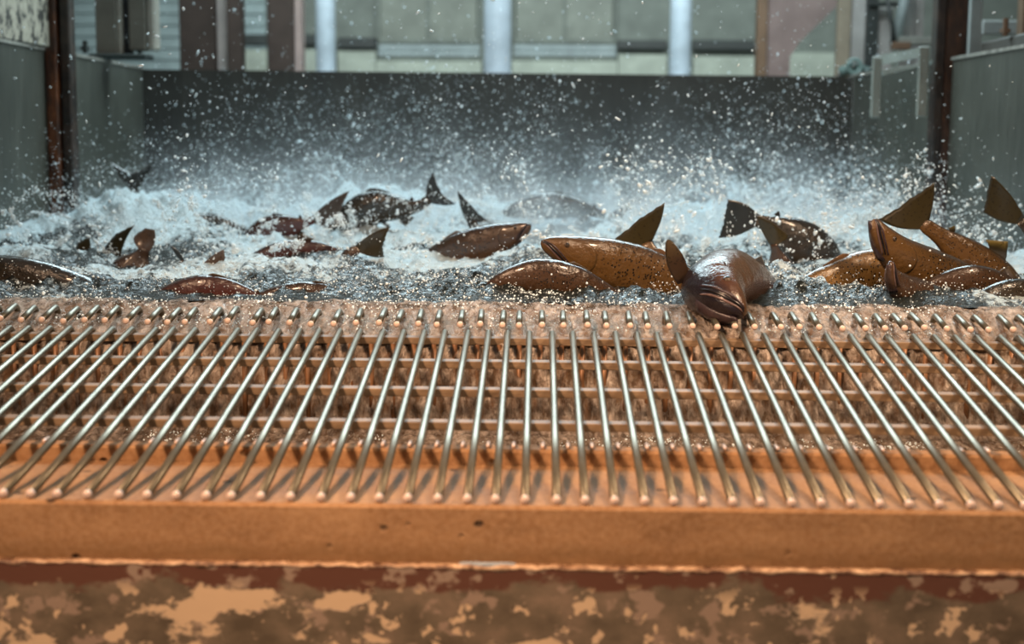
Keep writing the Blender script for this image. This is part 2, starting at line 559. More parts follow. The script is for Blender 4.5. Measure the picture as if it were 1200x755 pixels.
def coping(nm, a, b, out, t=0.09):
    a, b = np.array(a), np.array(b)
    d = (b - a) / np.linalg.norm(b - a)
    nrm = np.array([-d[1], d[0]]) * out
    q = [a - nrm * 0.008, b - nrm * 0.008, b + nrm * t, a + nrm * t]
    tag(link(nm, *prism([(p[0], p[1], ZT) for p in q], (0, 0, 0.014)), MAT['wall_edge'], smooth=False), kind='structure')


coping('trim_1', WL[0], WL[1], 1)
coping('trim_2', (1.901, 2.30), (1.800, 6.34), -1)
coping('trim_3', (1.83, 6.48), (1.742, 8.05), -1)

YF = 14.0
wf = tag(link('wall_far', *bbox((-9, YF, 0), (9, YF + 0.2, 5.5), 0), MAT['hall_wall'], smooth=False), kind='structure')


def pxbox(x0, y0, x1, y1, Y, depth, bev=0.004, zbot=None, ztop=None):
    a, b = P(x0, y1, Y), P(x1, y0, Y)
    z0 = a[2] if zbot is None else zbot
    z1 = b[2] if ztop is None else ztop
    return bbox((a[0], Y, z0), (b[0], Y + depth, z1), bev)


# teal siding boards on the far wall, left
sid = empty('siding', (P(120, 50, YF)[0], YF - 0.05, 0))
tag(sid, kind='structure')
sid.name = 'trim_4'
x0s, x1s = P(40, 0, YF)[0], P(312, 0, YF)[0]
for k in range(22):
    z0 = 0.9 + 0.11 * k
    y0, y1 = YF - 0.055, YF - 0.003
    V, F = prism([(x0s, y0 - 0.012, z0), (x0s, y0 + 0.012, z0 + 0.108), (x0s, y1, z0 + 0.108), (x0s, y1, z0)], (x1s - x0s, 0, 0))
    link('siding_board', V, F, MAT['teal_siding'], sid, False, origin=tuple(sid.location))


def window(nm, xa, xb, lower=True):
    r = tag(empty(nm, (P((xa + xb) / 2, 60, YF)[0], YF - 0.05, 1.2)), kind='structure')
    lo = tuple(r.location)
    link('pane', *pxbox(xa + 3, -60, xb - 3, 46, YF - 0.03, 0.02), MAT['frosted_pane'], r, False, origin=lo)
    link('top_rail', *pxbox(xa, 46, xb, 51, YF - 0.06, 0.05), MAT['dark_rail'] if not lower else MAT['hall_wall'], r, False, origin=lo)
    for (ya, yb, mm) in ((53, 58, 'bluish_rail'), (60, 65, 'bluish_rail'), (67, 71, 'hall_wall')):
        link('slat', *pxbox(xa, ya, xb, yb, YF - 0.06, 0.05), MAT[mm], r, False, origin=lo)
    link('sill', *pxbox(xa - 2, 72, xb + 2, 100, YF - 0.10, 0.09), MAT['pale_green_band'], r, False, origin=lo)
    for x in (xa, (xa + xb) // 2, xb):
        link('mullion', *pxbox(x - 2, -60, x + 2, 46, YF - 0.05, 0.03), MAT['hall_wall'], r, False, origin=lo)


window('window_1', 443, 562)
window('window_2', 602, 722)
for i, (xa, xb, ya, yb, yc) in enumerate(((396, 440, 44, 56, 60), (724, 782, 47, 57, 64), (812, 888, 47, 58, 66), (284, 312, 40, 52, 58), (354, 371, 40, 52, 58))):
    tag(link('trim_%d' % (5 + 2 * i), *pxbox(xa, ya, xb, yb, YF - 0.10, 0.10), MAT['dark_rail'], smooth=False), kind='structure')
    tag(link('trim_%d' % (6 + 2 * i), *pxbox(xa, yc, xb, 104, YF - 0.08, 0.08), MAT['pale_green_band'], smooth=False), kind='structure')
tag(link('trim_20', *pxbox(924, 62, 1000, 110, YF - 0.08, 0.08), MAT['pale_green_band'], smooth=False), kind='structure')

for (xa, xb, Y, lab) in ((370, 393, 12.0, 'slim pale blue steel column between brown timber post and far windows'),
                         (567, 599, 11.4, 'thick pale blue steel column between the two slatted windows'),
                         (785, 810, 12.0, 'pale blue steel column beside the dark opening near the mauve plate')):
    a, b = P(xa, 40, Y), P(xb, 40, Y)
    r = (b[0] - a[0]) / 2
    c0 = ((a[0] + b[0]) / 2, Y, 0)
    t = tag(empty('steel_column', c0), lab, 'column', 'pale blue columns behind the tank')
    link('shaft', *tube([(c0[0], Y, 0), (c0[0], Y, 1), (c0[0], Y, 3), (c0[0], Y, 5)], r, 24), MAT['pale_blue_paint'], t, origin=c0)
    link('base_plate', *bbox((c0[0] - r * 1.8, Y - r * 1.8, 0), (c0[0] + r * 1.8, Y + r * 1.8, 0.02)), MAT['pale_blue_paint'], t, False, origin=c0)


def upright(name, lab, cat, xa, xb, Y, depth, mat, ztop=3.4, ybot=None, extra=()):
    a, b = P(xa, 50, Y), P(xb, 50, Y)
    loc = ((a[0] + b[0]) / 2, Y, 0)
    t = tag(empty(name, loc), lab, cat)
    link('post', *bbox((a[0], Y, 0), (b[0], Y + depth, ztop), 0.006), MAT[mat], t, False, origin=loc)
    for (nm, xc, xd, mm, dy) in extra:
        c_, d_ = P(xc, 50, Y), P(xd, 50, Y)
        link(nm, *bbox((c_[0], Y + dy, 0), (d_[0], Y + depth + dy - 0.02, ztop), 0.004), MAT[mm], t, False, origin=loc)
    return t


upright('timber_post', 'wide dark brown timber post with white board strip on its edge', 'post', 210, 253, 9.2, 0.16, 'brown_timber', extra=(('edge_board', 253.5, 265, 'white_board', 0.02),))
upright('timber_post', 'narrow dark brown timber post just beside the white strip', 'post', 266, 283, 9.0, 0.12, 'brown_timber')
upright('timber_post', 'dark brown timber post with pinkish board strip on its edge', 'post', 313, 344, 9.2, 0.16, 'brown_timber', extra=(('edge_board', 344.5, 353, 'pinkish_board', 0.02),))
upright('timber_post', 'slim tan post along the edge of the mauve plate', 'post', 887, 899, 9.3, 0.1, 'tan_post_paint')

Y = 9.35
poly = [P(899.5, 120, Y), P(926, 120, Y), P(926, 66, Y), P(938, 48, Y), P(985, 3, Y), P(1010, -30, Y), P(899.5, -60, Y)]
poly[0][2] = poly[1][2] = 0.0
mp = link('gusset_plate', *prism(poly, (0, 0.03, 0)), MAT['mauve_paint'], smooth=False, origin=(poly[0][0], Y, 0))
tag(mp, 'large mauve painted plate with a slanting edge behind the tank', 'plate')


def bolt(p, h=0.05, r=0.011, mat='dark_rail', parent=None, origin=None, nm='bolt'):
    p = np.asarray(p, float)
    V, F = join(tube([p, p + (0, 0, h)], r, 8), tube([p + (0, 0, 0.012), p + (0, 0, 0.028)], r * 1.9, 6))
    return link(nm, V, F, MAT[mat], parent, False, origin=origin)


# left: peeling board, rusted channel, grey gate column
b0 = (-2.125, 4.6, ZT + 0.014)
pb = link('peeling_board', *bbox((-2.125, 4.6, ZT + 0.014), (-2.06, 6.12, 2.55), 0.005), MAT['peel'], smooth=False, origin=b0)
tag(pb, 'cream board with peeling paint standing on the tank wall', 'board')

Yp = 6.03
xa, xb = P(48, 40, Yp)[0], P(79, 40, Yp)[0]
xa = max(xa, -2.083)
lo = ((xa + xb) / 2, Yp, 0)
ch = tag(empty('steel_channel', lo), 'rust orange steel channel post beside the peeling cream board', 'post', 'rusted gate channels')
wd = xb - xa
link('web', *bbox((xa, Yp + 0.085, 0.0), (xb, Yp + 0.10, 2.6), 0.003), MAT['rust_dark'], ch, False, origin=lo)
link('flange', *bbox((xa, Yp, 0.0), (xa + wd * 0.50, Yp + 0.084, 2.6), 0.006), MAT['rust'], ch, False, origin=lo)
link('flange', *bbox((xb - wd * 0.42, Yp + 0.02, 0.0), (xb, Yp + 0.084, 2.6), 0.006), MAT['rust_dark'], ch, False, origin=lo)

Yg = 6.95
lo = (*P(135, 75, Yg)[:2], ZT + 0.014)
gc = tag(empty('gate_column', lo), 'grey brown steel column with hanging side box on the tank wall', 'column')
x = [P(v_, 50, Yg)[0] for v_ in (112, 137, 143, 151, 171, 182)]
zb = ZT + 0.014
link('column', *bbox((x[0], Yg, zb), (x[1], Yg + 0.10, 2.7), 0.006), MAT['grey_box_steel'], gc, False, origin=lo)
link('edge_strip', *bbox((x[1], Yg + 0.004, zb), (x[2], Yg + 0.09, 2.7), 0.006), MAT['grey_box_light'], gc, False, origin=lo)
link('dark_gap', *bbox((x[2], Yg + 0.03, zb), (x[3], Yg + 0.09, 2.7), 0.004), MAT['gap_black'], gc, False, origin=lo)  # shaded gap between column and side box, painted as a black strip
z60 = P(160, 59, Yg)[2]
link('side_box', *bbox((x[3], Yg, z60), (x[4], Yg + 0.1, 2.7), 0.006), MAT['grey_box_steel'], gc, False, origin=lo)
link('side_box', *bbox((x[4], Yg + 0.005, z60), (x[5], Yg + 0.1, 2.7), 0.012), MAT['grey_box_light'], gc, False, origin=lo)
link('base_flange', *bbox((x[0] - 0.03, Yg - 0.03, zb), (x[3] + 0.09, Yg + 0.12, zb + 0.025), 0.006), MAT['dark_rail'], gc, False, origin=lo)
bolt((x[3] + 0.045, Yg + 0.02, zb + 0.025), 0.07, 0.01, 'dark_rail', gc, lo)
bb = bolt((P(100, 66, 6.45)[0], 6.45, ZT + 0.014), 0.055, 0.012)
tag(bb, 'small dark bolt standing on the wall beside the rust orange channel', 'bolt')

# right: rusted channel in the slot of the wall, bracket, machinery
Yp = 6.36
xa, xb = P(1098, 40, Yp)[0], P(1135, 40, Yp)[0]
lo = ((xa + xb) / 2, Yp, 0)
ch = tag(empty('steel_channel', lo), 'dark pitted steel channel post with rust brown face beside the hanging bracket', 'post', 'rusted gate channels')
link('flange', *bbox((xa, Yp, 0), (xa + 0.040, Yp + 0.09, 2.6), 0.006), MAT['rust_dark'], ch, False, origin=lo)
link('flange', *bbox((xa + 0.041, Yp + 0.005, 0), (xb, Yp + 0.10, 2.6), 0.006), MAT['rust_brown'], ch, False, origin=lo)

Yb = 6.62
lo = (P(1055, 65, Yb)[0], Yb, P(1055, 65, Yb)[2])
br = tag(empty('hanging_bracket', lo), 'galvanised two pronged bracket hooked over the tank wall', 'bracket')
xL = [P(1022, 100, Yb)[0], P(1033, 100, Yb)[0]]
xR = [P(1076, 100, Yb - 0.25)[0], P(1088, 100, Yb - 0.25)[0]]
link('prong', *bbox((xL[0], Yb, P(1027, 138, Yb)[2]), (xL[1], Yb + 0.02, P(1027, 66, Yb)[2]), 0.005), MAT['galvanised'], br, False, origin=lo)
link('prong', *bbox((xR[0], Yb - 0.25, P(1082, 137, Yb - .25)[2]), (xR[1], Yb - 0.23, P(1082, 54, Yb - .25)[2]), 0.005), MAT['galvanised'], br, False, origin=lo)
aa, bb_, cc, dd = P(1033, 64, Yb), P(1078, 56, Yb - .25), P(1078, 67, Yb - .25), P(1033, 76, Yb)
link('cross_bar', *prism([aa, bb_, cc, dd], (0, 0.02, 0)), MAT['galvanised'], br, False, origin=lo)
aa, bb_, cc, dd = P(1033, 84, Yb + .03), P(1096, 70, Yb - .22), P(1096, 74, Yb - .22), P(1033, 89, Yb + .03)
link('lower_rod', *prism([aa, bb_, cc, dd], (0, 0.015, 0)), MAT['galvanised'], br, False, origin=lo)

Ym = 8.4
lo = (P(1020, 80, Ym)[0], Ym, 0)
mc = tag(empty('gate_machine', lo), 'pale steel gate machine with posts and slanting pipe beyond the wall corner', 'machine')
for (nm, x0, x1, y0, mm, dy) in (('post', 985, 996, -60, 'beige_post', 0.0), ('panel', 998.5, 1018, -60, 'pale_steel', 0.03), ('post', 1018.5, 1026, -60, 'dark_rail', -0.03),
                                 ('panel', 1026.5, 1046, 8, 'pale_steel', 0.02), ('post', 1064, 1071, -60, 'pale_steel', 0.05), ('post', 1077, 1086, -60, 'pale_steel', 0.1)):
    a, b = P(x0, y0, Ym), P(x1, 70, Ym)
    link(nm, *bbox((a[0], Ym + dy, 0), (b[0], Ym + dy + 0.06, a[2]), 0.005), MAT[mm], mc, False, origin=lo)
link('beam', *pxbox(1018, 2, 1066, 7, Ym - 0.05, 0.04), MAT['dark_rail'], mc, False, origin=lo)
link('pipe', *tube([P(1066, -30, Ym - .06), P(1058, 10, Ym - .06), P(1048, 53, Ym - .06)], 0.030, 12), MAT['bluish_rail'], mc, True, origin=lo)
link('pipe', *tube([P(1038, -10, Ym - .1), P(1046, 30, Ym - .1), P(1047, 50, Ym - .1)], 0.012, 10), MAT['dark_rail'], mc, True, origin=lo)
link('beam', *pxbox(1054, 43, 1104, 52, Ym - 0.16, 0.10), MAT['galvanised'], mc, False, origin=lo)
link('beam', *pxbox(1046, 49, 1068, 58, Ym - 0.22, 0.05), MAT['warm_timber'], mc, False, origin=lo)
hub = P(1001, 78, 8.2)
va = tag(empty('valve', (hub[0], 8.2, hub[2] - 0.05)), 'small teal pipe valve at the right end of the back wall', 'valve')
link('wheel', *tube([hub + np.array([0.04 * math.cos(t), 0, 0.04 * math.sin(t)]) for t in np.linspace(0, 6.28, 17)], 0.011, 8, False, ref=(0, 1, 0)), MAT['teal_valve'], va, origin=tuple(va.location))
link('valve_body', *tube([hub + (-0.07, 0.04, -0.03), hub + (0, 0.04, -0.01), hub + (0.1, 0.04, -0.02)], [0.03, 0.035, 0.02], 12), MAT['teal_valve'], va, origin=tuple(va.location))
link('stem', *tube([hub + (0, -0.01, 0), hub + (0, 0.04, 0), ], 0.01, 8), MAT['dark_rail'], va, origin=tuple(va.location))
link('pipe', *tube([hub + (-0.12, 0.08, -0.5), hub + (-0.1, 0.06, -0.1), hub + (-0.06, 0.04, -0.03)], 0.012, 8), MAT['dark_rail'], va, origin=tuple(va.location))

Yq = 6.75
xa, xb = P(1135, 40, Yq)[0], P(1151, 40, Yq)[0]
pp = link('guide_post', *bbox((xa, Yq, 0), (xb, Yq + 0.06, 2.6), 0.008), MAT['pale_steel'], smooth=False, origin=(xa, Yq, 0))
tag(pp, 'pale worn guide post rising just behind the dark pitted channel', 'post')
a, b = P(1151.5, 40, 7.2), P(1215, 24, 7.2)
rl = link('rail_board', *bbox((a[0], 7.2, a[2]), (b[0] + 0.4, 7.24, b[2]), 0.004), MAT['pale_steel'], smooth=False, origin=(a[0], 7.2, a[2]))
tag(rl, 'pale horizontal rail board beyond the wall beside the guide post', 'rail')
tb = link('coping_timber', *bbox((1.90, 4.5, ZT + 0.0145), (2.02, 6.28, ZT + 0.075), 0.008), MAT['dark_timber'], smooth=False, origin=(1.90, 4.5, ZT))
tag(tb, 'dark weathered timber lying along the top of the wall beside the guide post', 'timber')
bb = bolt((P(1178, 40, 5.9)[0], 5.9, ZT + 0.075), 0.07, 0.012, 'warm_timber')
tag(bb, 'brown bolt standing on the dark weathered timber', 'bolt')
a = P(1197.5, 40, 6.6)
wp = link('edge_post', *bbox((a[0], 6.6, 0), (a[0] + 0.08, 6.68, 2.6), 0.006), MAT['warm_timber'], smooth=False, origin=(a[0], 6.6, 0))
tag(wp, 'warm brown timber post beyond the end of the pale rail board', 'post')

# ------------------------------------------------------------------ front: sill, beam, panel, lip
XS0, XS1 = -1.955, 1.885
ZS = 0.8765
prof = [(2.36, 0.0), (2.36, ZS - 0.006), (2.366, ZS), (2.66, ZS), (2.66, 0.0)]
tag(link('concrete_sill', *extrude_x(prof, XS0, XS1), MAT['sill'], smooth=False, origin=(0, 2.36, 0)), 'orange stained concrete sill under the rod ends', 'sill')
bm_o = (0, 2.66, 0)
beam = tag(empty('concrete_beam', bm_o), 'raised concrete kerb behind the sill with rod stubs along its top', 'kerb')
prof = [(2.661, 0.0), (2.661, 0.902), (2.666, 0.907), (2.70, 0.907), (2.703, 0.902), (2.703, 0.0)]
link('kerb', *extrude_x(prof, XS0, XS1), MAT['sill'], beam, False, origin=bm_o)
prof = [(2.344, 0.0), (2.344, 0.772), (2.359, 0.772), (2.359, 0.0)]
pan = tag(empty('painted_panel', (0, 2.332, 0)), 'steel panel with flaking maroon and tan paint below the sill', 'panel')
link('sheet', *extrude_x(prof, XS0, XS1), MAT['panel'], pan, False, origin=(0, 2.332, 0.78))
pan.children[0].location = (0, 0, 0.78)
# ragged worn edge on top of the panel
V, F = [], []
nx = 1000
xs = np.linspace(XS0, XS1, nx)
dz = 0.0018 * fbm(xs * 60, xs * 0, 0, 4, 3)
dl = 0.0045 + 0.003 * fbm(xs * 45, xs * 0 + 5, 0, 4, 8)
for i in range(nx):
    V += [(xs[i], 2.3589, 0.776 + dz[i] * 0.3), (xs[i], 2.346, 0.7755 + dz[i]), (xs[i], 2.3425, 0.773 + dz[i]), (xs[i], 2.3436, 0.773 - dl[i]), (xs[i], 2.3589, 0.765)]
for i in range(nx - 1):
    for j in range(5):
        F.append([i * 5 + j, i * 5 + (j + 1) % 5, (i + 1) * 5 + (j + 1) % 5, (i + 1) * 5 + j])
link('worn_edge', V, F, MAT['ledge'], pan, True, origin=(0, 2.332, 0))
# puddle on the ledge
xa, xb = P(538, 672, 2.345)[0], P(604, 672, 2.345)[0]
t = np.linspace(0, 2 * math.pi, 40, endpoint=False)
V = [((xa + xb) / 2 + (xb - xa) / 2 * math.cos(a), 2.3515 + 0.006 * math.sin(a) * (1 + 0.3 * math.sin(3 * a)), 0.7785 + 0.0005) for a in t]
V = V + [(v_[0], v_[1], 0.7755) for v_ in V]
F = [list(range(40))] + [[40 + i, 40 + (i + 1) % 40, (i + 1) % 40, i] for i in range(40)]
tag(link('puddle', V, F, MAT['puddle'], smooth=False), 'thin puddle shining on the ledge below the sill', 'puddle', kind='stuff')

# concrete lip (weir crest)
prof = [(3.365, 0.5), (3.362, 0.98), (3.375, 1.012), (3.41, 1.024), (3.50, 1.048), (3.58, 1.066), (3.66, 1.062), (3.70, 1.0), (3.70, 0.5)]
tag(link('weir_crest', *extrude_x(prof, -1.99, 1.87), MAT['lip'], smooth=False, origin=(0, 3.365, 0.5)), 'tan concrete weir crest under the overflowing water', 'weir')

# ------------------------------------------------------------------ bar racks
SP = 0.0502
RR = 0.0077
Y0, Z0 = 2.372, ZS + RR + 0.0008
SL = (1.042 - Z0) / (3.385 - Y0)


def rod_z(y):
    return Z0 + (y - Y0) * SL


rk_o = (0.0, Y0, ZS)
rack = tag(empty('bar_rack', rk_o), 'long sloping rack of parallel steel rods on flat cross bars', 'rack')
yt = 3.372
path = [(0, Y0, Z0), (0, 2.7, rod_z(2.7)), (0, 3.05, rod_z(3.05)), (0, yt - 0.02, rod_z(yt - 0.02))]
for k in range(1, 6):
    a = k / 5 * math.radians(98)
    path.append((0, yt - 0.02 + 0.022 * math.sin(a), rod_z(yt - 0.02) - 0.022 * (1 - math.cos(a))))
path.append((0, path[-1][1] - 0.003, path[-1][2] - 0.05))
vr, fr = tube(path, RR, 12)
rod0 = link('rod', vr, fr, MAT['rod'], rack, True, origin=rk_o)
ve, fe = [], []
for (yy, rr) in ((0.003, RR * 1.02), (-0.0015, RR * 1.03), (-0.0042, RR * 0.92), (-0.006, RR * 0.5)):
    ve.append((0, yy, yy * SL, rr))
ve, fe = tube([(0, Y0 + q[1], Z0 + q[2]) for q in ve], [q[3] for q in ve], 12)
end0 = link('rod_end', ve, fe, MAT['rod_end'], rod0, True, origin=rk_o)
ks = range(-36, 36)
# rotation about the lower end: small yaw so the rods are slightly uneven, as in the photo
jit = {k: (random.gauss(0, 0.0022), random.gauss(0, 0.0018), random.gauss(0, 0.0018)) for k in range(-40, 40)}
for k in ks:
    if k == ks[0]:
        r, e = rod0, end0
    else:
        r, e = rod0.copy(), end0.copy()
        COL.objects.link(r)
        COL.objects.link(e)
        r.parent = rack
        e.parent = r
    j = jit[k]
    r.location = (-0.017 + SP * k + j[0], 0, 0)
    r.rotation_euler = (j[2] * 0.25, 0, j[1])
for yc in (3.345, 3.166, 2.975, 2.776):
    z = rod_z(yc) - RR - 0.0006
    V, F = bbox((-1.90, -0.010, -0.0165), (1.83, 0.010, 0), 0.0012)
    V = [(v_[0], yc + v_[1], z + v_[2] + v_[1] * SL) for v_ in V]
    link('cross_bar', V, F, MAT['bar'], rack, False, origin=rk_o)
# upright screen rods under the top of the rack
vs_, fs_ = tube([(0, 3.325, 0.74), (0, 3.325, 0.9), (0, 3.325, 1.012)], 0.0062, 8)
s0 = None
for k in ks:
    if s0 is None:
        s = s0 = link('screen_rod', vs_, fs_, MAT['screen_rod'], rack, True, origin=rk_o)
    else:
        s = s0.copy()
        COL.objects.link(s)
        s.parent = rack
    s.location = (-0.017 + SP * (k + 0.5) + random.gauss(0, 0.002), 0, 0)
# stubs along the kerb
vs_, fs_ = tube([(0, 2.672, 0.9108), (0, 2.675, 0.9110), (0, 2.70, 0.9118)], [0.003, 0.004, 0.004], 10)
s0 = None
for k in range(-36, 36):
    if s0 is None:
        s = s0 = link('rod_stub', vs_, fs_, MAT['rod_end'], beam, True, origin=bm_o)
    else:
        s = s0.copy()
        COL.objects.link(s)
        s.parent = beam
    s.location = (-0.017 + SP * (k + 0.5) + random.gauss(0, 0.002), 0, 0)
# upper short rods
up_o = (0, 3.36, 1.05)
rack2 = tag(empty('bar_rack', up_o), 'row of short bent steel rods poking out of the weir crest', 'rack')
ya, za = 3.362, 1.0555
pth = [(0, ya, za), (0, 3.42, za + 0.058 * 0.17), (0, 3.462, za + 0.100 * 0.17)]
for k in range(1, 6):
    a = k / 5 * math.radians(95)
    pth.append((0, 3.462 + 0.022 * math.sin(a), za + 0.100 * 0.17 - 0.022 * (1 - math.cos(a)) + 0.003 * math.sin(a)))
pth.append((0, pth[-1][1], pth[-1][2] - 0.05))
vr, fr = tube(pth, RR, 12)
u0 = link('rod', vr, fr, MAT['rod'], rack2, True, origin=up_o)
ve, fe = tube([(0, ya + 0.003, za), (0, ya - 0.0015, za), (0, ya - 0.0042, za), (0, ya - 0.006, za)], [RR * 1.01, RR * 1.02, RR * 0.85, RR * 0.45], 12)
e0 = link('rod_end', ve, fe, MAT['rod_end'], u0, True, origin=up_o)
for k in range(-36, 35):
    if k == -36:
        r, e = u0, e0
    else:
        r, e = u0.copy(), e0.copy()
        COL.objects.link(r)
        COL.objects.link(e)
        r.parent = rack2
        e.parent = r
    r.location = (-0.009 + SP * (k + 0.5) + random.gauss(0, 0.004), 0, random.gauss(0, 0.0015))
    r.rotation_euler = (0, 0, random.gauss(0, 0.02))

# ------------------------------------------------------------------ tank water
ZW = 1.088
MOUNDS = [(535, 338, 3.74, 0.13, 0.045), (350, 342, 3.8, 0.12, 0.02), (925, 330, 4.0, 0.14, 0.03), (850, 300, 4.4, 0.15, 0.035),
          (740, 347, 3.72, 0.08, 0.02), (330, 275, 5.0, 0.35, 0.05), (500, 285, 4.9, 0.3, 0.02), (990, 250, 5.6, 0.4, 0.10), (230, 240, 6.2, 0.5, 0.12),
          (600, 235, 6.6, 0.6, 0.06), (820, 230, 6.3, 0.5, 0.12), (160, 262, 5.6, 0.34, 0.13), (1150, 300, 4.9, 0.3, 0.03), (440, 230, 6.7, 0.5, 0.10)]


def water_h(x, y):
    far = np.clip((y - 3.75) / 1.8, 0, 1)
    edge = np.clip((y - 3.60) / 0.18, 0, 1)
    h = 0.035 * (0.5 + far) * fbm(x * 3.1, y * 2.6, 0.3, 3, 21)
    h = h + 0.014 * fbm(x * 11, y * 8, 0.7, 4, 31, 0.6, True)
    h = h + 0.006 * fbm(x * 38, y * 30, 0.2, 3, 41)
    for (px, py, Y, r, a) in MOUNDS:
        c_ = P(px, py, Y)
        d2 = ((x - c_[0]) ** 2 + ((y - Y) * 1.2) ** 2) / (r * r)
        h = h + a * np.exp(-d2 * 1.6) * (1 + 0.45 * fbm(x * 9, y * 9, 0.5, 3, 51))
    return ZW + h * (0.25 + 0.75 * edge) - 0.012 * (1 - edge)


# rows get closer together towards the camera
ny, nxw = 360, 420
yy = 3.585 + (7.95 - 3.585) * np.linspace(0, 1, ny) ** 1.5
tt = np.linspace(0, 1, nxw)
Yg_ = np.repeat(yy[:, None], nxw, 1)
xl = -2.0 - (Yg_ - 3.42) * 0.0326 + 0.004
xr = 1.873 - (Yg_ - 3.42) * 0.0283 - 0.004
Xg_ = xl + (xr - xl) * tt[None, :]
yb_ = 7.72 + (Xg_ + 2.14) / 3.88 * 0.33 - 0.004
Yg_ = np.minimum(Yg_, yb_)
Zg_ = water_h(Xg_, Yg_)
V = np.stack([Xg_.ravel(), Yg_.ravel(), Zg_.ravel()], 1)
idx = np.arange(ny * nxw).reshape(ny, nxw)
F = np.stack([idx[:-1, :-1].ravel(), idx[:-1, 1:].ravel(), idx[1:, 1:].ravel(), idx[1:, :-1].ravel()], 1)
tw = link('tank_water', V, F, MAT['water'])
foamv = 0.14 + 0.46 * np.clip((Yg_ - 3.80) / 0.8, 0, 1) + 0.38 * fbm(Xg_ * 4, Yg_ * 3.2, 0.9, 4, 61) + 5.0 * np.maximum(Zg_ - ZW - 0.03, 0)
at = tw.data.attributes.new('foam', 'FLOAT', 'POINT')
at.data.foreach_set('value', np.clip(foamv, 0, 1).ravel().astype(np.float32))
tag(tw, 'churning dark water with white foam filling the tank', 'water', kind='stuff')

# overflow sheet across the crest, down the fall and into the pool
prf = np.array([(3.60, 1.080), (3.55, 1.076), (3.50, 1.063), (3.44, 1.047), (3.40, 1.036), (3.36, 1.022), (3.338, 0.998), (3.328, 0.95), (3.322, 0.90), (3.316, 0.85), (3.306, 0.815), (3.28, 0.803), (3.2, 0.801), (3.0, 0.80), (2.70, 0.80)])
seg = np.r_[0, np.cumsum(np.linalg.norm(np.diff(prf, axis=0), axis=1))]
nv = 170
sv = np.linspace(0, seg[-1], nv)
py_, pz_ = np.interp(sv, seg, prf[:, 0]), np.interp(sv, seg, prf[:, 1])
nxo = 690
xo = np.linspace(-1.965, 1.868, nxo)
Xo, So = np.meshgrid(xo, sv)
ty, tz = np.gradient(py_), np.gradient(pz_)
ln = np.hypot(ty, tz)
nyv, nzv = tz / ln, -ty / ln
nyv, nzv = np.where(nzv < 0, -nyv, nyv), np.abs(nzv)
fall = ((pz_ < 1.01) & (pz_ > 0.815))
nyv = np.where(fall, -1.0, nyv)
nzv = np.where(fall, 0.0, nzv)
amp = np.where(fall, 0.015, 0.007)[:, None]
ker = np.ones(9) / 9
amp = np.convolve(amp[:, 0], ker, 'same')[:, None]
D = amp * (0.9 * fbm(Xo * 24, So * 9, 0.1, 4, 71, 0.55) + 0.5 * fbm(Xo * 60, So * 22, 0.4, 3, 81)) + amp * 0.5
Vo = np.stack([Xo.ravel(), (py_[:, None] + nyv[:, None] * D).ravel(), (pz_[:, None] + nzv[:, None] * D).ravel()], 1)
idx = np.arange(nv * nxo).reshape(nv, nxo)
F = np.stack([idx[:-1, :-1].ravel(), idx[1:, :-1].ravel(), idx[1:, 1:].ravel(), idx[:-1, 1:].ravel()], 1)
ov = link('overflow_water', Vo, F, MAT['overflow'], uvs=np.stack([Xo.ravel(), So.ravel()], 1))
tag(ov, 'thin brown tinted water spilling over the crest and falling under the rack', 'water', kind='stuff')

# ------------------------------------------------------------------ salmon
SS = np.array([0, .006, .02, .045, .08, .12, .16, .21, .30, .42, .55, .68, .78, .86, .92, .965, 1.0])
HH = np.array([.010, .026, .043, .060, .080, .098, .114, .130, .150, .158, .146, .114, .080, .055, .045, .044, .036]) * 0.76
WW = np.array([.007, .016, .026, .037, .052, .062, .070, .076, .084, .086, .078, .058, .038, .024, .017, .013, .008]) * 0.80


def crom(pts, n):
    pts = np.asarray(pts, float)
    p = np.vstack([2 * pts[0] - pts[1], pts, 2 * pts[-1] - pts[-2]])
    out = []
    for i in range(1, len(p) - 2):
        for t in np.linspace(0, 1, 24, endpoint=False):
            out.append(0.5 * (2 * p[i] + (p[i + 1] - p[i - 1]) * t + (2 * p[i - 1] - 5 * p[i] + 4 * p[i + 1] - p[i + 2]) * t * t + (3 * p[i] - p[i - 1] - 3 * p[i + 1] + p[i + 2]) * t ** 3))
    out.append(p[-2])
    out = np.array(out)
    s = np.r_[0, np.cumsum(np.linalg.norm(np.diff(out, axis=0), axis=1))]
    return out, s / s[-1], s[-1]


def sheet(grid, thick, nrm_hint=None):
    """two-sided thin slab from a grid of points (nu x nv)"""
    nu, nv_ = grid.shape[:2]
    du = np.gradient(grid, axis=0)
    dv = np.gradient(grid, axis=1)
    nn = np.cross(du, dv)
    nn /= np.linalg.norm(nn, axis=2)[..., None] + 1e-9
    th = np.linspace(1, 0.35, nu)[:, None, None] * thick / 2
    A, B = grid + nn * th, grid - nn * th
    V = np.vstack([A.reshape(-1, 3), B.reshape(-1, 3)])
    uu, vv = np.meshgrid(np.linspace(0, 1, nu), np.linspace(0, 1, nv_), indexing='ij')
    uv = np.stack([uu.ravel(), vv.ravel()], 1)
    uv = np.vstack([uv, uv])
    k = nu * nv_
    I = np.arange(k).reshape(nu, nv_)
    F = [[I[i, j], I[i + 1, j], I[i + 1, j + 1], I[i, j + 1]] for i in range(nu - 1) for j in range(nv_ - 1)]
    F += [[q + k for q in reversed(f)] for f in F]
    bd = [I[i, 0] for i in range(nu)] + [I[nu - 1, j] for j in range(1, nv_)] + [I[i, nv_ - 1] for i in range(nu - 2, -1, -1)] + [I[0, j] for j in range(nv_ - 2, 0, -1)]
    for a, b in zip(bd, bd[1:] + bd[:1]):
        F.append([b, a, a + k, b + k])
    return V, F, uv


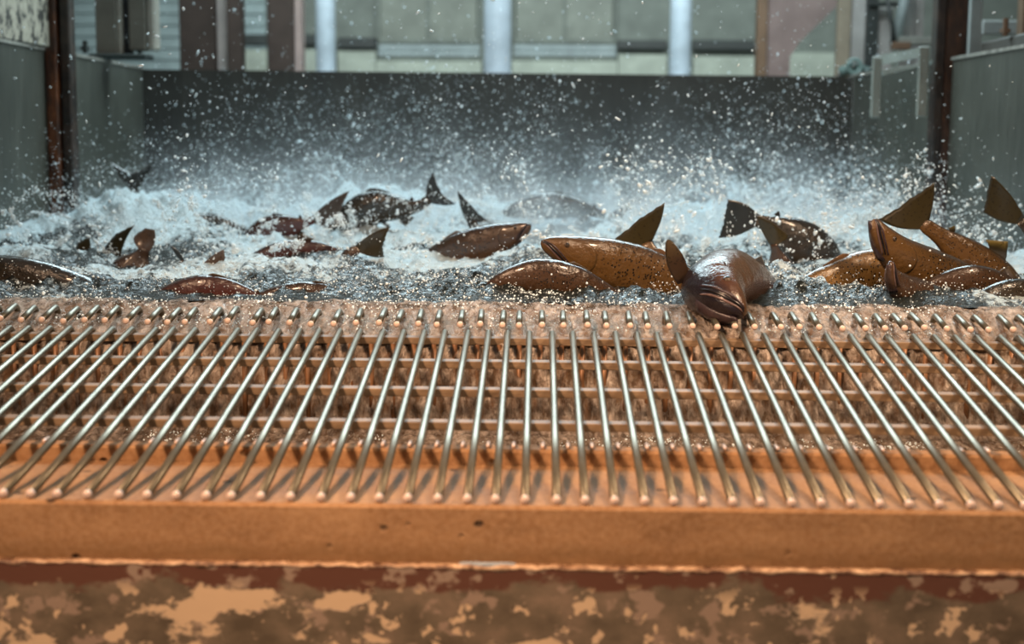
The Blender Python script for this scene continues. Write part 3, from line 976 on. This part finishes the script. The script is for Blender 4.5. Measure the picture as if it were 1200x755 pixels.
class Salmon:
    def __init__(self, label, spine, up, height, sk, fin, up_tail=None, tail=None, detail=True, gape=0.0, fins=('folded', 'pelvic', 'anal', 'adipose'), pect=None, thick=1.0, world=False):
        pts = [np.asarray(p, float) if world else P(*p) for p in spine]
        self.c, self.s, self.L = crom(pts, 24)
        self.k = height / (HH.max() * 2)            # profile scale (metres per unit length)
        self.thick = thick
        self.up0 = np.asarray(up, float)
        self.up1 = np.asarray(up if up_tail is None else up_tail, float)
        base = pts[0] * 0.5 + pts[-1] * 0.5
        self.o = tuple(base)
        self.root = tag(empty('salmon', base), label, 'fish', 'salmon thrashing in the tank')
        n, mseg = (64, 36) if detail else (40, 24)
        ss = np.linspace(0, 1, n) ** 1.35
        th = np.linspace(0, 2 * math.pi, mseg, endpoint=False)
        V, uv = [], []
        for s in ss:
            for t in th:
                V.append(self.surf(s, t))
                uv.append((s, abs(t if t <= math.pi else 2 * math.pi - t) / math.pi))
        F = [[i * mseg + j, i * mseg + (j + 1) % mseg, (i + 1) * mseg + (j + 1) % mseg, (i + 1) * mseg + j] for i in range(n - 1) for j in range(mseg)]
        F += [list(range(mseg - 1, -1, -1)), [(n - 1) * mseg + j for j in range(mseg)]]
        self.sk = sk
        self.part('body', V, F, sk, uv)
        self.tail(tail, fin)
        K = self.k
        if 'folded' in fins:
            self.medianfin('dorsal_fin', 0.46, 0.62, 0.0, 0.022 * K, fin)
        if 'dorsal' in fins:
            self.medianfin('dorsal_fin', 0.46, 0.60, 0.0, 0.075 * K, fin)
        if 'anal' in fins:
            self.medianfin('anal_fin', 0.70, 0.80, math.pi, 0.06 * K, fin)
        if 'adipose' in fins:
            self.medianfin('adipose_fin', 0.815, 0.845, 0.0, 0.028 * K, fin)
        for sg in (1, -1):
            if 'pectoral' in fins:
                self.sidefin('pectoral_fin', 0.225, sg * 2.25, 0.11 * K, 0.045 * K, fin)
            if 'pelvic' in fins:
                self.sidefin('pelvic_fin', 0.56, sg * 2.75, 0.07 * K, 0.035 * K, fin)
        if detail:
            self.head(gape)

    def part(self, nm, V, F, mat, uv=None, parent=None, smooth=True):
        return link(nm, V, F, mat, parent or self.root, smooth, uv, origin=self.o)

    def frame(self, s):
        s = min(max(s, 0.0), 1.0)
        c = np.array([np.interp(s, self.s, self.c[:, i]) for i in range(3)])
        a, b = min(s + 0.03, 1.0), max(s - 0.03, 0.0)
        T = np.array([np.interp(a, self.s, self.c[:, i]) - np.interp(b, self.s, self.c[:, i]) for i in range(3)])
        T /= np.linalg.norm(T)
        U = self.up0 * (1 - s) + self.up1 * s
        U = U - T * np.dot(U, T)
        U /= np.linalg.norm(U)
        return c, T, U, np.cross(T, U)

    def surf(self, s, t, off=0.0):
        c, T, U, S = self.frame(s)
        K = self.k
        h = np.interp(s, SS, HH) * K + off
        wv = np.interp(s, SS, WW) * K * self.thick + off
        ct, st = math.cos(t), math.sin(t)
        e = 0.86
        x = math.copysign(abs(st) ** e, st) * wv
        y = math.copysign(abs(ct) ** e, ct) * h * (0.94 if ct > 0 else 1.06)
        # flattish skull, jaw a little undercut at the tip
        dy = 0.0
        if s < 0.2:
            q = (1 - s / 0.2)
            dy = 0.018 * K * q * q
        return c + U * (y + dy) + S * x

    def tail(self, spec, fin):
        c, T, U, S = self.frame(1.0)
        K = self.k
        if spec is None:
            A = c + U * 0.125 * K + T * 0.135 * K
            B = c - U * 0.125 * K + T * 0.125 * K
            curl, conc = 0.02 * K, 0.035 * K
        else:
            A, B = P(*spec[0]), P(*spec[1])
            curl = spec[2] if len(spec) > 2 else 0.015
            conc = spec[3] if len(spec) > 3 else 0.02
        rh = np.interp(1.0, SS, HH) * K
        nu, nv_ = 9, 15
        G = np.zeros((nu, nv_, 3))
        mid = (A + B) / 2
        inward = c - mid
        inward /= np.linalg.norm(inward) + 1e-9
        for j, v in enumerate(np.linspace(0, 1, nv_)):
            x = 2 * v - 1
            edge = A * (1 - v) + B * v + inward * conc * (1 - abs(x) ** 1.6) + inward * 0.0035 * math.sin(j * 7.1) * (0.4 + 0.6 * math.sin(j * 2.3))
            root = c - T * 0.012 * K + U * rh * (-x) * 0.9
            for i, u in enumerate(np.linspace(0, 1, nu)):
                p = root * (1 - u) + edge * u
                # lobes sweep outwards
                p = p + (root - edge) * 0.0 + U * (-x) * 0.018 * K * math.sin(math.pi * u)
                G[i, j] = p + S * curl * (u * u) * (1 - 0.6 * x * x)
        self.part('tail_fin', *self._sh(G, 0.006), fin)

    def _sh(self, G, th):
        V, F, uv = sheet(G, th)
        self._uv = uv
        return V, F

    def medianfin(self, nm, s0, s1, t, hgt, fin):
        nu, nv_ = 6, 9
        G = np.zeros((nu, nv_, 3))
        for j, v in enumerate(np.linspace(0, 1, nv_)):
            s = s0 + (s1 - s0) * v
            b = self.surf(s, t, -0.003)
            c, T, U, S = self.frame(s)
            d = U if t == 0 else -U
            hh = hgt * ((v / 0.22) ** 0.8 if v < 0.22 else 1 - 0.72 * ((v - 0.22) / 0.78) ** 0.8)
            for i, u in enumerate(np.linspace(0, 1, nu)):
                G[i, j] = b + d * hh * u + T * hgt * 0.55 * u * u + S * 0.10 * hgt * u * u
        V, F, uv = sheet(G, 0.004)
        self.part(nm, V, F, fin, uv)

    def sidefin(self, nm, s, t, ln, wd, fin, dirv=None, spread=None):
        c, T, U, S = self.frame(s)
        b = self.surf(s, t, -0.003)
        nrm = b - c
        nrm = nrm - T * np.dot(nrm, T)
        nrm /= np.linalg.norm(nrm)
        d = (T * 0.8 + nrm * 0.62 - U * 0.15) if dirv is None else np.asarray(dirv, float)
        d /= np.linalg.norm(d)
        wv = (T * 0.55 - U * 0.55) if spread is None else np.asarray(spread, float)
        wv = wv - d * np.dot(wv, d)
        wv /= np.linalg.norm(wv)
        nu, nv_ = 9, 7
        G = np.zeros((nu, nv_, 3))
        nn = np.cross(d, wv)
        for i, u in enumerate(np.linspace(0, 1, nu)):
            half = wd * 0.5 * (0.38 + 0.95 * math.sin(math.pi * (0.12 + 0.72 * u)) - 0.35 * u)
            for j, v in enumerate(np.linspace(-1, 1, nv_)):
                G[i, j] = b + d * ln * (u - 0.10 * u * v * v) + wv * half * v + nn * (0.10 * ln * u * u + 0.04 * wd * v * v)
        V, F, uv = sheet(G, 0.004)
        return self.part(nm, V, F, fin, uv)

    def head(self, gape):
        K = self.k
        for sg in (1, -1):
            # mouth slit and the jaw bones on both edges of it
            tt = np.linspace(0, 1, 14)
            ms = 0.004 + 0.105 * tt
            ma = 1.15 + 1.10 * tt ** 0.8
            line = [self.surf(a, sg * b, 0.0008 * K) for a, b in zip(ms, ma)]
            self.part('mouth', *tube(line, 0.0036 * K * (0.5 + np.sin(np.pi * (0.15 + 0.8 * tt))), 8, True), MAT['mouth'])
            line = [self.surf(a + 0.006, sg * (b - 0.17), 0.001 * K) for a, b in zip(ms, ma)]
            self.part('upper_lip', *tube(line, 0.0045 * K * (0.45 + 0.55 * np.sin(np.pi * (0.1 + 0.75 * tt))), 8, True), MAT['jaw'])
            line = [self.surf(a * 0.95, sg * (b + 0.20), 0.0 * K) for a, b in zip(ms, ma)]
            self.part('lower_lip', *tube(line, 0.0042 * K * (0.5 + 0.5 * np.sin(np.pi * (0.1 + 0.75 * tt))), 8, True), MAT['jaw_pale'])
            # eye
            ce = self.surf(0.095, sg * 1.12, -0.004 * K)
            c, T, U, S = self.frame(0.095)
            nrm = ce - c
            nrm /= np.linalg.norm(nrm)
            vi, fi = ico(2)
            R = 0.0135 * K
            tv = np.cross(nrm, U)
            tv /= np.linalg.norm(tv)
            uvv = np.cross(tv, nrm)
            Bm = np.stack([tv, uvv, nrm * 0.62], 0)
            ey = self.part('eye', vi @ Bm * R + ce, fi, MAT['iris'])
            link('pupil', vi @ np.stack([tv * 0.52, uvv * 0.52, nrm * 0.3], 0) * R + ce + nrm * R * 0.45, fi, MAT['pupil'], ey, True, origin=self.o)
            # gill cover: raised plate with a curved rear edge
            nu, nv_ = 8, 12
            G = np.zeros((nu, nv_, 3))
            for j, v in enumerate(np.linspace(0, 1, nv_)):
                ang = 0.80 + 1.75 * v
                sr = 0.225 - 0.055 * (2 * v - 1) ** 2
                sf = 0.140
                for i, u in enumerate(np.linspace(0, 1, nu)):
                    G[i, j] = self.surf(sf + (sr - sf) * u, sg * ang, (-0.003 + 0.0060 * u ** 0.7) * K if i < nu - 1 else 0.001 * K)
            V, F, uv = sheet(G, 0.003 * K)
            self.part('gill_cover', V, F, self.sk, [(0.14 + 0.07 * q[0], (0.80 + 1.75 * q[1]) / math.pi) for q in uv])
        if gape > 0:
            # dropped lower jaw
            c, T, U, S = self.frame(0.12)
            hinge = self.surf(0.125, math.pi, -0.012 * K)
            tip = self.surf(0.0, math.pi, 0) - U * gape - T * 0.006 * K
            q = np.linspace(0, 1, 9)
            pth = [hinge * (1 - a) + tip * a - U * 0.012 * K * math.sin(math.pi * a) for a in q]
            self.part('lower_jaw', *tube(pth, K * (0.034 - 0.022 * q ** 1.5), 14, True, (0.55, 1.0), ref=U), MAT['jaw'])


def S(*a, **k):
    return Salmon(*a, **k)


# golden fish leaping leftwards
S('golden brown salmon leaping with its head and back clear of the water', [(633, 289, 3.86), (662, 294, 3.88), (705, 305, 3.92), (745, 316, 3.97), (790, 330, 4.02), (830, 344, 4.08), (872, 352, 4.14)],
  (0.05, -0.12, 1), 0.148, SK['gold'], FM['gold'], fins=('folded', 'pelvic', 'anal', 'adipose'))
# fish coming over the crest, head down on the rods
f2 = S('bronze salmon sliding over the weir crest head down onto the short rods', [(864, 374, 3.385), (850, 354, 3.43), (839, 338, 3.52), (848, 333, 3.65), (872, 340, 3.80), (902, 350, 3.95), (932, 362, 4.08)],
       (0.90, 0.10, 0.40), 0.200, SK['head'], FM['brown'], up_tail=(0.2, 0, 1), gape=0.012, fins=('pelvic', 'anal', 'adipose', 'folded'), thick=1.45)
b = P(800, 334, 3.52)
f2.sidefin('pectoral_fin', 0.225, -2.3, 0.115, 0.040, FM['brown'], dirv=P(783, 287, 3.50) - b, spread=(1, 0, 0.4))
b = P(884, 330, 3.60)
f2.sidefin('pectoral_fin', 0.225, 2.0, 0.10, 0.055, FM['gold'], dirv=P(912, 308, 3.64) - b, spread=(0.5, 0, -1))
# right hand group
S('golden spotted salmon rearing up with closed mouth beside the dark wall post', [(1019, 260, 3.80), (1033, 279, 3.81), (1057, 301, 3.85), (1092, 320, 3.92), (1130, 334, 4.02), (1165, 347, 4.15), (1195, 356, 4.25)],
  (0.62, 0.05, 0.75), 0.140, SK['gold'], FM['gold'], gape=0.004, fins=('folded', 'anal', 'adipose', 'pelvic'))
S('spotted salmon diving behind the rearing one with only tail and rear showing', [(1205, 385, 4.25), (1180, 350, 4.2), (1150, 318, 4.15), (1118, 288, 4.12), (1082, 262, 4.10)],
  (0.83, 0, 0.55), 0.155, SK['gold'], FM['olive'], tail=((1095, 214, 4.06), (1030, 258, 4.14), 0.008, 0.004), detail=False, fins=('dorsal', 'anal', 'adipose'))
S('tan spotted salmon lying low in the foam behind the upright snout', [(1092, 326, 4.05), (1062, 318, 4.0), (1020, 318, 3.97), (970, 332, 3.92), (925, 345, 3.88), (885, 355, 3.86)],
  (-0.05, -0.1, 1), 0.135, SK['tan'], FM['gold'], detail=False)
S('small brown salmon poking its blunt snout straight up at the crest', [(1042, 308, 3.66), (1046, 326, 3.68), (1062, 340, 3.74), (1092, 350, 3.82), (1125, 358, 3.92), (1160, 364, 4.0)],
  (0.5, 0.65, 0.4), 0.100, SK['brown'], FM['brown'], gape=0.006, fins=('dorsal',))
S('dark brown spotted salmon curving through the foam with raised rounded fin', [(1078, 340, 3.84), (1108, 331, 3.84), (1140, 327, 3.84), (1172, 336, 3.88), (1200, 350, 3.93), (1225, 362, 4.0)],
  (0.1, -0.1, 1), 0.085, SK['brown'], FM['brown'], detail=False, fins=('dorsal', 'anal', 'adipose'))
S('olive tailed salmon diving steeply against the tank side wall', [(1262, 350, 4.5), (1240, 310, 4.48), (1218, 282, 4.46), (1196, 258, 4.45)],
  (0.25, 0, 0.95), 0.13, SK['dark'], FM['olive'], tail=((1162, 205, 4.42), (1153, 249, 4.46), 0.008, 0.002), detail=False, fins=('adipose',))
S('blackish salmon with broad flat tail raised in the spray beyond the weir', [(985, 330, 4.85), (960, 302, 4.8), (935, 280, 4.77), (910, 265, 4.75), (886, 258, 4.74)],
  (0.15, 0, 1), 0.17, SK['dark'], FM['dark'], tail=((853, 234, 4.72), (843, 279, 4.76), 0.01, 0.005), detail=False, fins=('adipose',))
S('green finned salmon with one pointed tail lobe above the foam', [(925, 345, 4.42), (918, 322, 4.4), (912, 303, 4.37), (906, 286, 4.35)],
  (-0.6, 0, 0.6), 0.10, SK['brown'], FM['olive'], tail=((887, 251, 4.32), (926, 276, 4.36), 0.01, -0.012), detail=False, fins=())
# behind the leaping fish: tail
S('diving salmon with tall olive tail upright behind the leaping one', [(800, 372, 4.26), (790, 345, 4.24), (778, 322, 4.22), (766, 300, 4.20), (757, 284, 4.20)],
  (0.55, 0, 0.75), 0.14, SK['gold'], FM['olive'], tail=((779, 237, 4.16), (714, 286, 4.22), 0.006, -0.004), detail=False, fins=('anal',))
S('brown salmon half covered by foam below the leaping fish', [(572, 338, 3.74), (598, 328, 3.74), (632, 323, 3.74), (672, 330, 3.76), (712, 344, 3.8), (745, 356, 3.84)],
  (0, -0.1, 1), 0.100, SK['brown'], FM['brown'], detail=False)
# middle
S('long brown salmon rolling at the surface with pale side fin', [(623, 268, 4.72), (608, 272, 4.74), (575, 282, 4.77), (540, 292, 4.8), (505, 303, 4.85), (470, 316, 4.9)],
  (0.05, -0.1, 1), 0.125, SK['brown'], FM['pink'], fins=('folded', 'pectoral', 'anal', 'adipose'))
S('dark salmon with narrow upright tail behind the long rolling one', [(600, 335, 5.35), (586, 310, 5.32), (572, 290, 5.3), (560, 274, 5.28), (552, 260, 5.27)],
  (-0.7, 0, 0.55), 0.14, SK['dark'], FM['dark'], tail=((537, 222, 5.25), (577, 262, 5.29), 0.02, 0.0), detail=False, fins=('anal',))
S('olive tailed salmon standing on its head with a curled tail stalk', [(440, 370, 4.62), (418, 345, 4.6), (405, 318, 4.58), (407, 300, 4.56), (420, 291, 4.55)],
  (-0.6, 0, 0.3), 0.115, SK['brown'], FM['olive'], up_tail=(0.1, 0, 1), tail=((459, 265, 4.52), (451, 301, 4.57), 0.02, 0.008), detail=False, fins=())
S('red flanked salmon swimming away with its tail lifted in the far foam', [(285, 285, 5.36), (310, 273, 5.34), (334, 266, 5.32), (352, 262, 5.3), (368, 257, 5.3)],
  (-0.25, -0.1, 0.95), 0.12, SK['red'], FM['brown'], tail=((410, 223, 5.26), (392, 268, 5.3), 0.02, 0.008), detail=False)
S('black salmon arching its back in the far spray', [(388, 282, 5.5), (410, 258, 5.48), (438, 242, 5.46), (468, 243, 5.45), (490, 241, 5.44), (503, 233, 5.43)],
  (0.0, -0.2, 1), 0.14, SK['dark'], FM['dark'], detail=False)
S('red salmon drifting just under the foam near the curled tail stalk', [(288, 308, 4.72), (318, 299, 4.72), (350, 294, 4.74), (384, 294, 4.76), (412, 302, 4.8)],
  (0, -0.2, 1), 0.085, SK['red'], FM['brown'], detail=False, fins=('dorsal',))
# left
S('large blackish salmon resting against the crest with its long back exposed', [(124, 350, 3.80), (96, 341, 3.81), (50, 333, 3.82), (0, 329, 3.84), (-60, 332, 3.9), (-130, 345, 4.0)],
  (0, -0.1, 1), 0.150, SK['dark'], FM['olive'], fins=('dorsal', 'pectoral', 'anal', 'adipose'))
S('salmon showing one small triangular olive tail lobe near the rust channel', [(150, 370, 4.72), (132, 345, 4.7), (118, 325, 4.69), (107, 309, 4.68)],
  (-0.5, 0, 0.8), 0.10, SK['brown'], FM['olive'], tail=((106, 277, 4.66), (88, 306, 4.69), 0.01, -0.02), detail=False, fins=())
S('salmon with broad olive brown tail swept back above the foam', [(112, 355, 4.85), (122, 335, 4.83), (133, 320, 4.82), (143, 308, 4.8)],
  (-0.4, 0, 0.8), 0.14, SK['brown'], FM['olive'], tail=((160, 263, 4.76), (121, 296, 4.82), 0.03, -0.015), detail=False, fins=('adipose',))
S('pinkish grey salmon with rounded tail tip behind the big dark back', [(150, 345, 4.68), (156, 322, 4.66), (164, 304, 4.65), (170, 292, 4.64)],
  (0.7, 0, 0.5), 0.15, SK['brown'], FM['pink'], tail=((181, 270, 4.62), (158, 278, 4.66), 0.01, -0.01), detail=False, fins=())
S('dark salmon with two thin upright tail tips beside the rounded tail', [(232, 352, 4.5), (226, 330, 4.48), (218, 314, 4.47), (212, 306, 4.46)],
  (0.4, 0, 0.8), 0.09, SK['brown'], FM['dark'], tail=((200, 288, 4.44), (222, 312, 4.48), 0.01, 0.02), detail=False, fins=())
S('brown salmon pointing its pale tipped tail out of the near foam', [(165, 356, 4.3), (192, 342, 4.28), (216, 328, 4.26), (236, 317, 4.25)],
  (-0.5, 0, 0.7), 0.085, SK['brown'], FM['pink'], tail=((263, 292, 4.22), (258, 318, 4.26), 0.01, -0.012), detail=False, fins=())
S('reddish brown salmon with bubbles over its back at the crest', [(175, 356, 3.74), (205, 347, 3.74), (245, 341, 3.74), (285, 346, 3.76), (320, 357, 3.80)],
  (0, -0.1, 1), 0.095, SK['red'], FM['brown'], detail=False)
S('brown salmon surfacing just behind the crest in clear bubbles', [(290, 356, 3.78), (325, 350, 3.78), (365, 347, 3.78), (410, 351, 3.80), (445, 360, 3.83)],
  (0, -0.1, 1), 0.085, SK['brown'], FM['brown'], detail=False)
S('dark salmon with concave tail fin standing in the spray near the rust orange channel', [(172, 285, 5.9), (168, 262, 5.88), (163, 240, 5.86), (158, 222, 5.85)],
  (0.98, 0, 0.05), 0.11, SK['dark'], FM['dark'], tail=((183, 184, 5.82), (128, 189, 5.88), 0.02, 0.06), detail=False, fins=('adipose',))
S('dark salmon back just breaking the far white water past the narrow tail', [(590, 252, 6.1), (618, 243, 6.1), (650, 240, 6.08), (685, 245, 6.06), (715, 254, 6.05)],
  (0, -0.2, 1), 0.12, SK['dark'], FM['dark'], detail=False)
S('dusky salmon rolling in the far white water between concave tail and red fish', [(190, 275, 5.6), (215, 266, 5.6), (245, 262, 5.6), (275, 268, 5.62), (300, 278, 5.64)],
  (0, -0.2, 1), 0.09, SK['dark'], FM['dark'], detail=False)
S('black salmon lying against the right end of the crest', [(1128, 366, 3.76), (1155, 352, 3.77), (1190, 345, 3.78), (1235, 350, 3.82), (1270, 360, 3.9)],
  (0, -0.1, 1), 0.09, SK['dark'], FM['dark'], detail=False)
# ------------------------------------------------------------------ spray
VI, FI = ico(0)


def drops(name, label, pos, rad, stretch=None, mat=None):
    """one mesh of many drops; stretch: vectors that lengthen the drop along its flight"""
    n = len(pos)
    V = VI[None, :, :] * rad[:, None, None]
    if stretch is not None:
        V = V + np.einsum('nij,nj->ni', V, stretch)[:, :, None] * (stretch / (np.linalg.norm(stretch, axis=1, keepdims=True) + 1e-9))[:, None, :]
    V = V + pos[:, None, :]
    F = FI[None] + (np.arange(n) * len(VI))[:, None, None]
    me = bpy.data.meshes.new(name)
    V = V.reshape(-1, 3).astype(np.float32)
    F = F.reshape(-1, 3).astype(np.int32)
    me.vertices.add(len(V))
    me.vertices.foreach_set('co', V.ravel())
    me.loops.add(F.size)
    me.loops.foreach_set('vertex_index', F.ravel())
    me.polygons.add(len(F))
    me.polygons.foreach_set('loop_start', np.arange(0, F.size, 3, dtype=np.int32))
    me.polygons.foreach_set('use_smooth', np.ones(len(F), bool))
    me.update(calc_edges=True)
    me.materials.append(mat or MAT['drop'])
    o = bpy.data.objects.new(name, me)
    COL.objects.link(o)
    return tag(o, label, 'spray', kind='stuff')


def inside(p):
    xl_ = -2.0 - (p[:, 1] - 3.42) * 0.0326 + 0.02
    xr_ = 1.873 - (p[:, 1] - 3.42) * 0.0283 - 0.02
    yb2 = 7.72 + (p[:, 0] + 2.14) / 3.88 * 0.33 - 0.02
    return (p[:, 0] > xl_) & (p[:, 0] < xr_) & (p[:, 1] < yb2)


def lognorm(n, med, sig, lo, hi):
    return np.clip(np.exp(rng.normal(math.log(med), sig, n)), lo, hi)


# fine spray hanging over the back half
n = 105000
x = rng.uniform(-2.1, 1.75, n)
y = rng.uniform(4.9, 7.7, n)
env = np.interp(x, [-2.1, -1.9, -1.5, -0.8, -0.3, 0.3, 0.8, 1.3, 1.55, 1.75], [0.05, 0.09, 0.13, 0.17, 0.16, 0.125, 0.16, 0.17, 0.10, 0.05])
env = env * (1 + 0.45 * fbm(x * 2.4, y * 1.7, 0.2, 3, 91))
z = ZW - 0.01 + np.maximum(env, 0.03) * rng.gamma(1.6, 0.75, n)
keep = (z < 2.25) & (rng.uniform(size=n) < np.clip(0.55 + 0.6 * fbm(x * 5, z * 5, y * 2.0, 3, 95), 0.12, 1))
pos = np.stack([x, y, z], 1)[keep]
pos = pos[inside(pos)]
drops('fine_spray', 'cloud of fine white spray hanging over the back of the tank', pos, lognorm(len(pos), 0.00135, 0.5, 0.0006, 0.007))

# jets: arcs of drops thrown up from the churning water
PP, RR_, ST = [], [], []
for q in range(210):
    if rng.uniform() < 0.45:
        x0 = rng.choice([-1.45, -0.95, 0.45, 1.0, 1.25, 1.15]) + rng.normal(0, 0.14)
    else:
        x0 = rng.uniform(-1.95, 1.6)
    y0 = rng.uniform(4.5, 7.3)
    vz = rng.uniform(0.9, 2.6) * (0.65 if abs(x0) > 1.4 else 1)
    v0 = np.array([rng.normal(0, 0.7), rng.normal(-0.1, 0.3), vz])
    k = int(rng.integers(40, 150))
    tt_ = rng.beta(1.1, 1.5, k) * (vz / 9.81 * 1.5)
    p = np.array([x0, y0, ZW])[None] + v0[None] * tt_[:, None] + np.array([0, 0, -4.905])[None] * (tt_ ** 2)[:, None]
    p += rng.normal(0, 1, (k, 3)) * (0.004 + 0.05 * (tt_ / tt_.max())[:, None])
    vel = v0[None] + np.array([0, 0, -9.81])[None] * tt_[:, None]
    PP.append(p)
    r_ = lognorm(k, 0.0020, 0.5, 0.0008, 0.007)
    RR_.append(r_)
    ST.append(vel / np.linalg.norm(vel, axis=1)[:, None] * rng.uniform(0.1, 1.1, k)[:, None])
pos, rad, st = np.vstack(PP), np.concatenate(RR_), np.vstack(ST)
ok = inside(pos) & (pos[:, 2] > ZW - 0.02)
drops('splash_jets', 'arcs of splashing drops thrown up by the fish', pos[ok], rad[ok], st[ok])

# filaments: thin torn strings of water, beads close together along an arc
PP, RR_ = [], []
for q in range(150):
    if rng.uniform() < 0.6:
        x0 = rng.choice([-1.35, -0.9, -0.5, 0.5, 0.95, 1.15, 1.3]) + rng.normal(0, 0.16)
    else:
        x0 = rng.uniform(-1.9, 1.65)
    y0 = rng.uniform(4.6, 6.9)
    vz = rng.uniform(0.8, 2.1)
    v0 = np.array([rng.normal(0, 1.0), rng.normal(-0.1, 0.3), vz])
    k = int(rng.integers(120, 320))
    t0_ = rng.uniform(0, 0.35)
    tt_ = (t0_ + np.linspace(0, 1, k) * rng.uniform(0.25, 0.6)) * (2 * vz / 9.81) * 0.9
    p = np.array([x0, y0, ZW])[None] + v0[None] * tt_[:, None] + np.array([0, 0, -4.905])[None] * (tt_ ** 2)[:, None]
    wob = np.stack([fbm(tt_ * 40 + q, tt_ * 0, 0, 3, 111), tt_ * 0, fbm(tt_ * 40 + q, tt_ * 0 + 3, 0, 3, 113)], 1) * 0.012
    p = p + wob + rng.normal(0, 1, (k, 3)) * rng.uniform(0.002, 0.007)
    PP.append(p)
    RR_.append(lognorm(k, rng.uniform(0.0013, 0.0024), 0.45, 0.0007, 0.006))
pos, rad = np.vstack(PP), np.concatenate(RR_)
ok = inside(pos) & (pos[:, 2] > ZW - 0.02)
drops('water_filaments', 'torn strings of water flung up above the fish', pos[ok], rad[ok])
# drops close to the fish and the crest
n = 9000
x = rng.uniform(-1.5, 1.5, n)
y = 3.62 + rng.gamma(1.5, 0.35, n)
z = water_h(x, y) + rng.exponential(0.022, n)
pos = np.stack([x, y, z], 1)
clump = fbm(x * 5, y * 5, 0.1, 3, 99) > -0.05
ok = inside(pos) & (y < 5.2) & clump
drops('near_drops', 'small clear drops bouncing around the fish near the crest', pos[ok], lognorm(ok.sum(), 0.0011, 0.5, 0.0005, 0.004))
# big drops in the air, stretched by their flight
n = 900
x = rng.uniform(-2.0, 1.75, n)
y = rng.uniform(4.4, 7.4, n)
z = ZW + rng.uniform(0.1, 1.05, n) ** 1.2
d = rng.normal(0, 1, (n, 3)) * np.array([0.7, 0.1, 0.7])
d /= np.linalg.norm(d, axis=1)[:, None]
pos = np.stack([x, y, z], 1)
ok = inside(pos)
drops('flying_drops', 'single stretched drops flying in front of the tank walls', pos[ok], lognorm(ok.sum(), 0.0021, 0.4, 0.001, 0.006), (d * rng.uniform(0.2, 2.2, n)[:, None])[ok])
# bubbles and beads of foam on the surface
n = 44000
x = rng.uniform(-1.95, 1.8, n)
y = 3.62 + (7.2 - 3.62) * rng.uniform(0, 1, n) ** 1.4
z = water_h(x, y)
pos = np.stack([x, y, z], 1)
sel_ = rng.uniform(size=n) < np.clip(0.45 + 0.9 * fbm(x * 6, y * 5, 0.6, 3, 103), 0.03, 1)
ok = inside(pos) & sel_
drops('foam_beads', 'white foam bubbles lying on the churning water', pos[ok], lognorm(ok.sum(), 0.0014, 0.5, 0.0006, 0.006))
# bubbles on the overflow
n = 5200
x = rng.uniform(-1.4, 1.35, n)
q = rng.uniform(0, 1, n)
y = np.where(q < 0.55, rng.uniform(3.38, 3.60, n), rng.uniform(3.1, 3.33, n))
z = np.where(q < 0.55, np.interp(y, prf[::-1, 0], prf[::-1, 1]) + 0.006, 0.806)
ok = fbm(x * 7, y * 9, 0.3, 3, 107) > 0.05
pos = np.stack([x, y, z], 1)[ok]
drops('overflow_bubbles', 'bubbles carried over the crest in the thin overflow', pos, lognorm(len(pos), 0.0016, 0.4, 0.0007, 0.004))

# haze of the finest spray: a real volume over the back of the tank
m = bpy.data.materials.new('spray_haze')
m.use_nodes = True
t = m.node_tree
for nd in list(t.nodes):
    if nd.type != 'OUTPUT_MATERIAL':
        t.nodes.remove(nd)
pv = t.nodes.new('ShaderNodeVolumePrincipled')
pv.inputs['Color'].default_value = (0.9, 0.96, 1, 1)
pv.inputs['Anisotropy'].default_value = 0.2
tc = t.nodes.new('ShaderNodeTexCoord')
nz = t.nodes.new('ShaderNodeTexNoise')
nz.inputs['Scale'].default_value = 5.5
nz.inputs['Detail'].default_value = 5
nz.inputs['Roughness'].default_value = 0.62
t.links.new(tc.outputs['Object'], nz.inputs['Vector'])
sx = t.nodes.new('ShaderNodeSeparateXYZ')
t.links.new(tc.outputs['Object'], sx.inputs[0])


def mth(op, a, b):
    q = t.nodes.new('ShaderNodeMath')
    q.operation = op
    for i_, v_ in enumerate((a, b)):
        if isinstance(v_, bpy.types.NodeSocket):
            t.links.new(v_, q.inputs[i_])
        else:
            q.inputs[i_].default_value = v_
    return q.outputs[0]


fall_ = mth('POWER', 2.718, mth('MULTIPLY', sx.outputs[2], -9.5))
nn_ = mth('MAXIMUM', mth('MULTIPLY', mth('SUBTRACT', nz.outputs[0], 0.44), 9.0), 0.0)
# thins out towards the side walls
ex = mth('MAXIMUM', mth('SUBTRACT', 1.0, mth('POWER', mth('ABSOLUTE', mth('MULTIPLY', sx.outputs[0], 0.55), 0), 4.0)), 0.0)
t.links.new(mth('MULTIPLY', mth('MULTIPLY', fall_, nn_), mth('MULTIPLY', ex, HAZE)), pv.inputs['Density'])
t.links.new(pv.outputs[0], [nd for nd in t.nodes if nd.type == 'OUTPUT_MATERIAL'][0].inputs['Volume'])
hz = link('spray_haze', *bbox((-1.95, 5.5, 1.09), (1.72, 7.6, 1.75), 0), m, smooth=False, origin=(-0.1, 6.2, 1.09))
tag(hz, 'pale haze of the finest spray over the back of the tank', 'haze', kind='stuff')
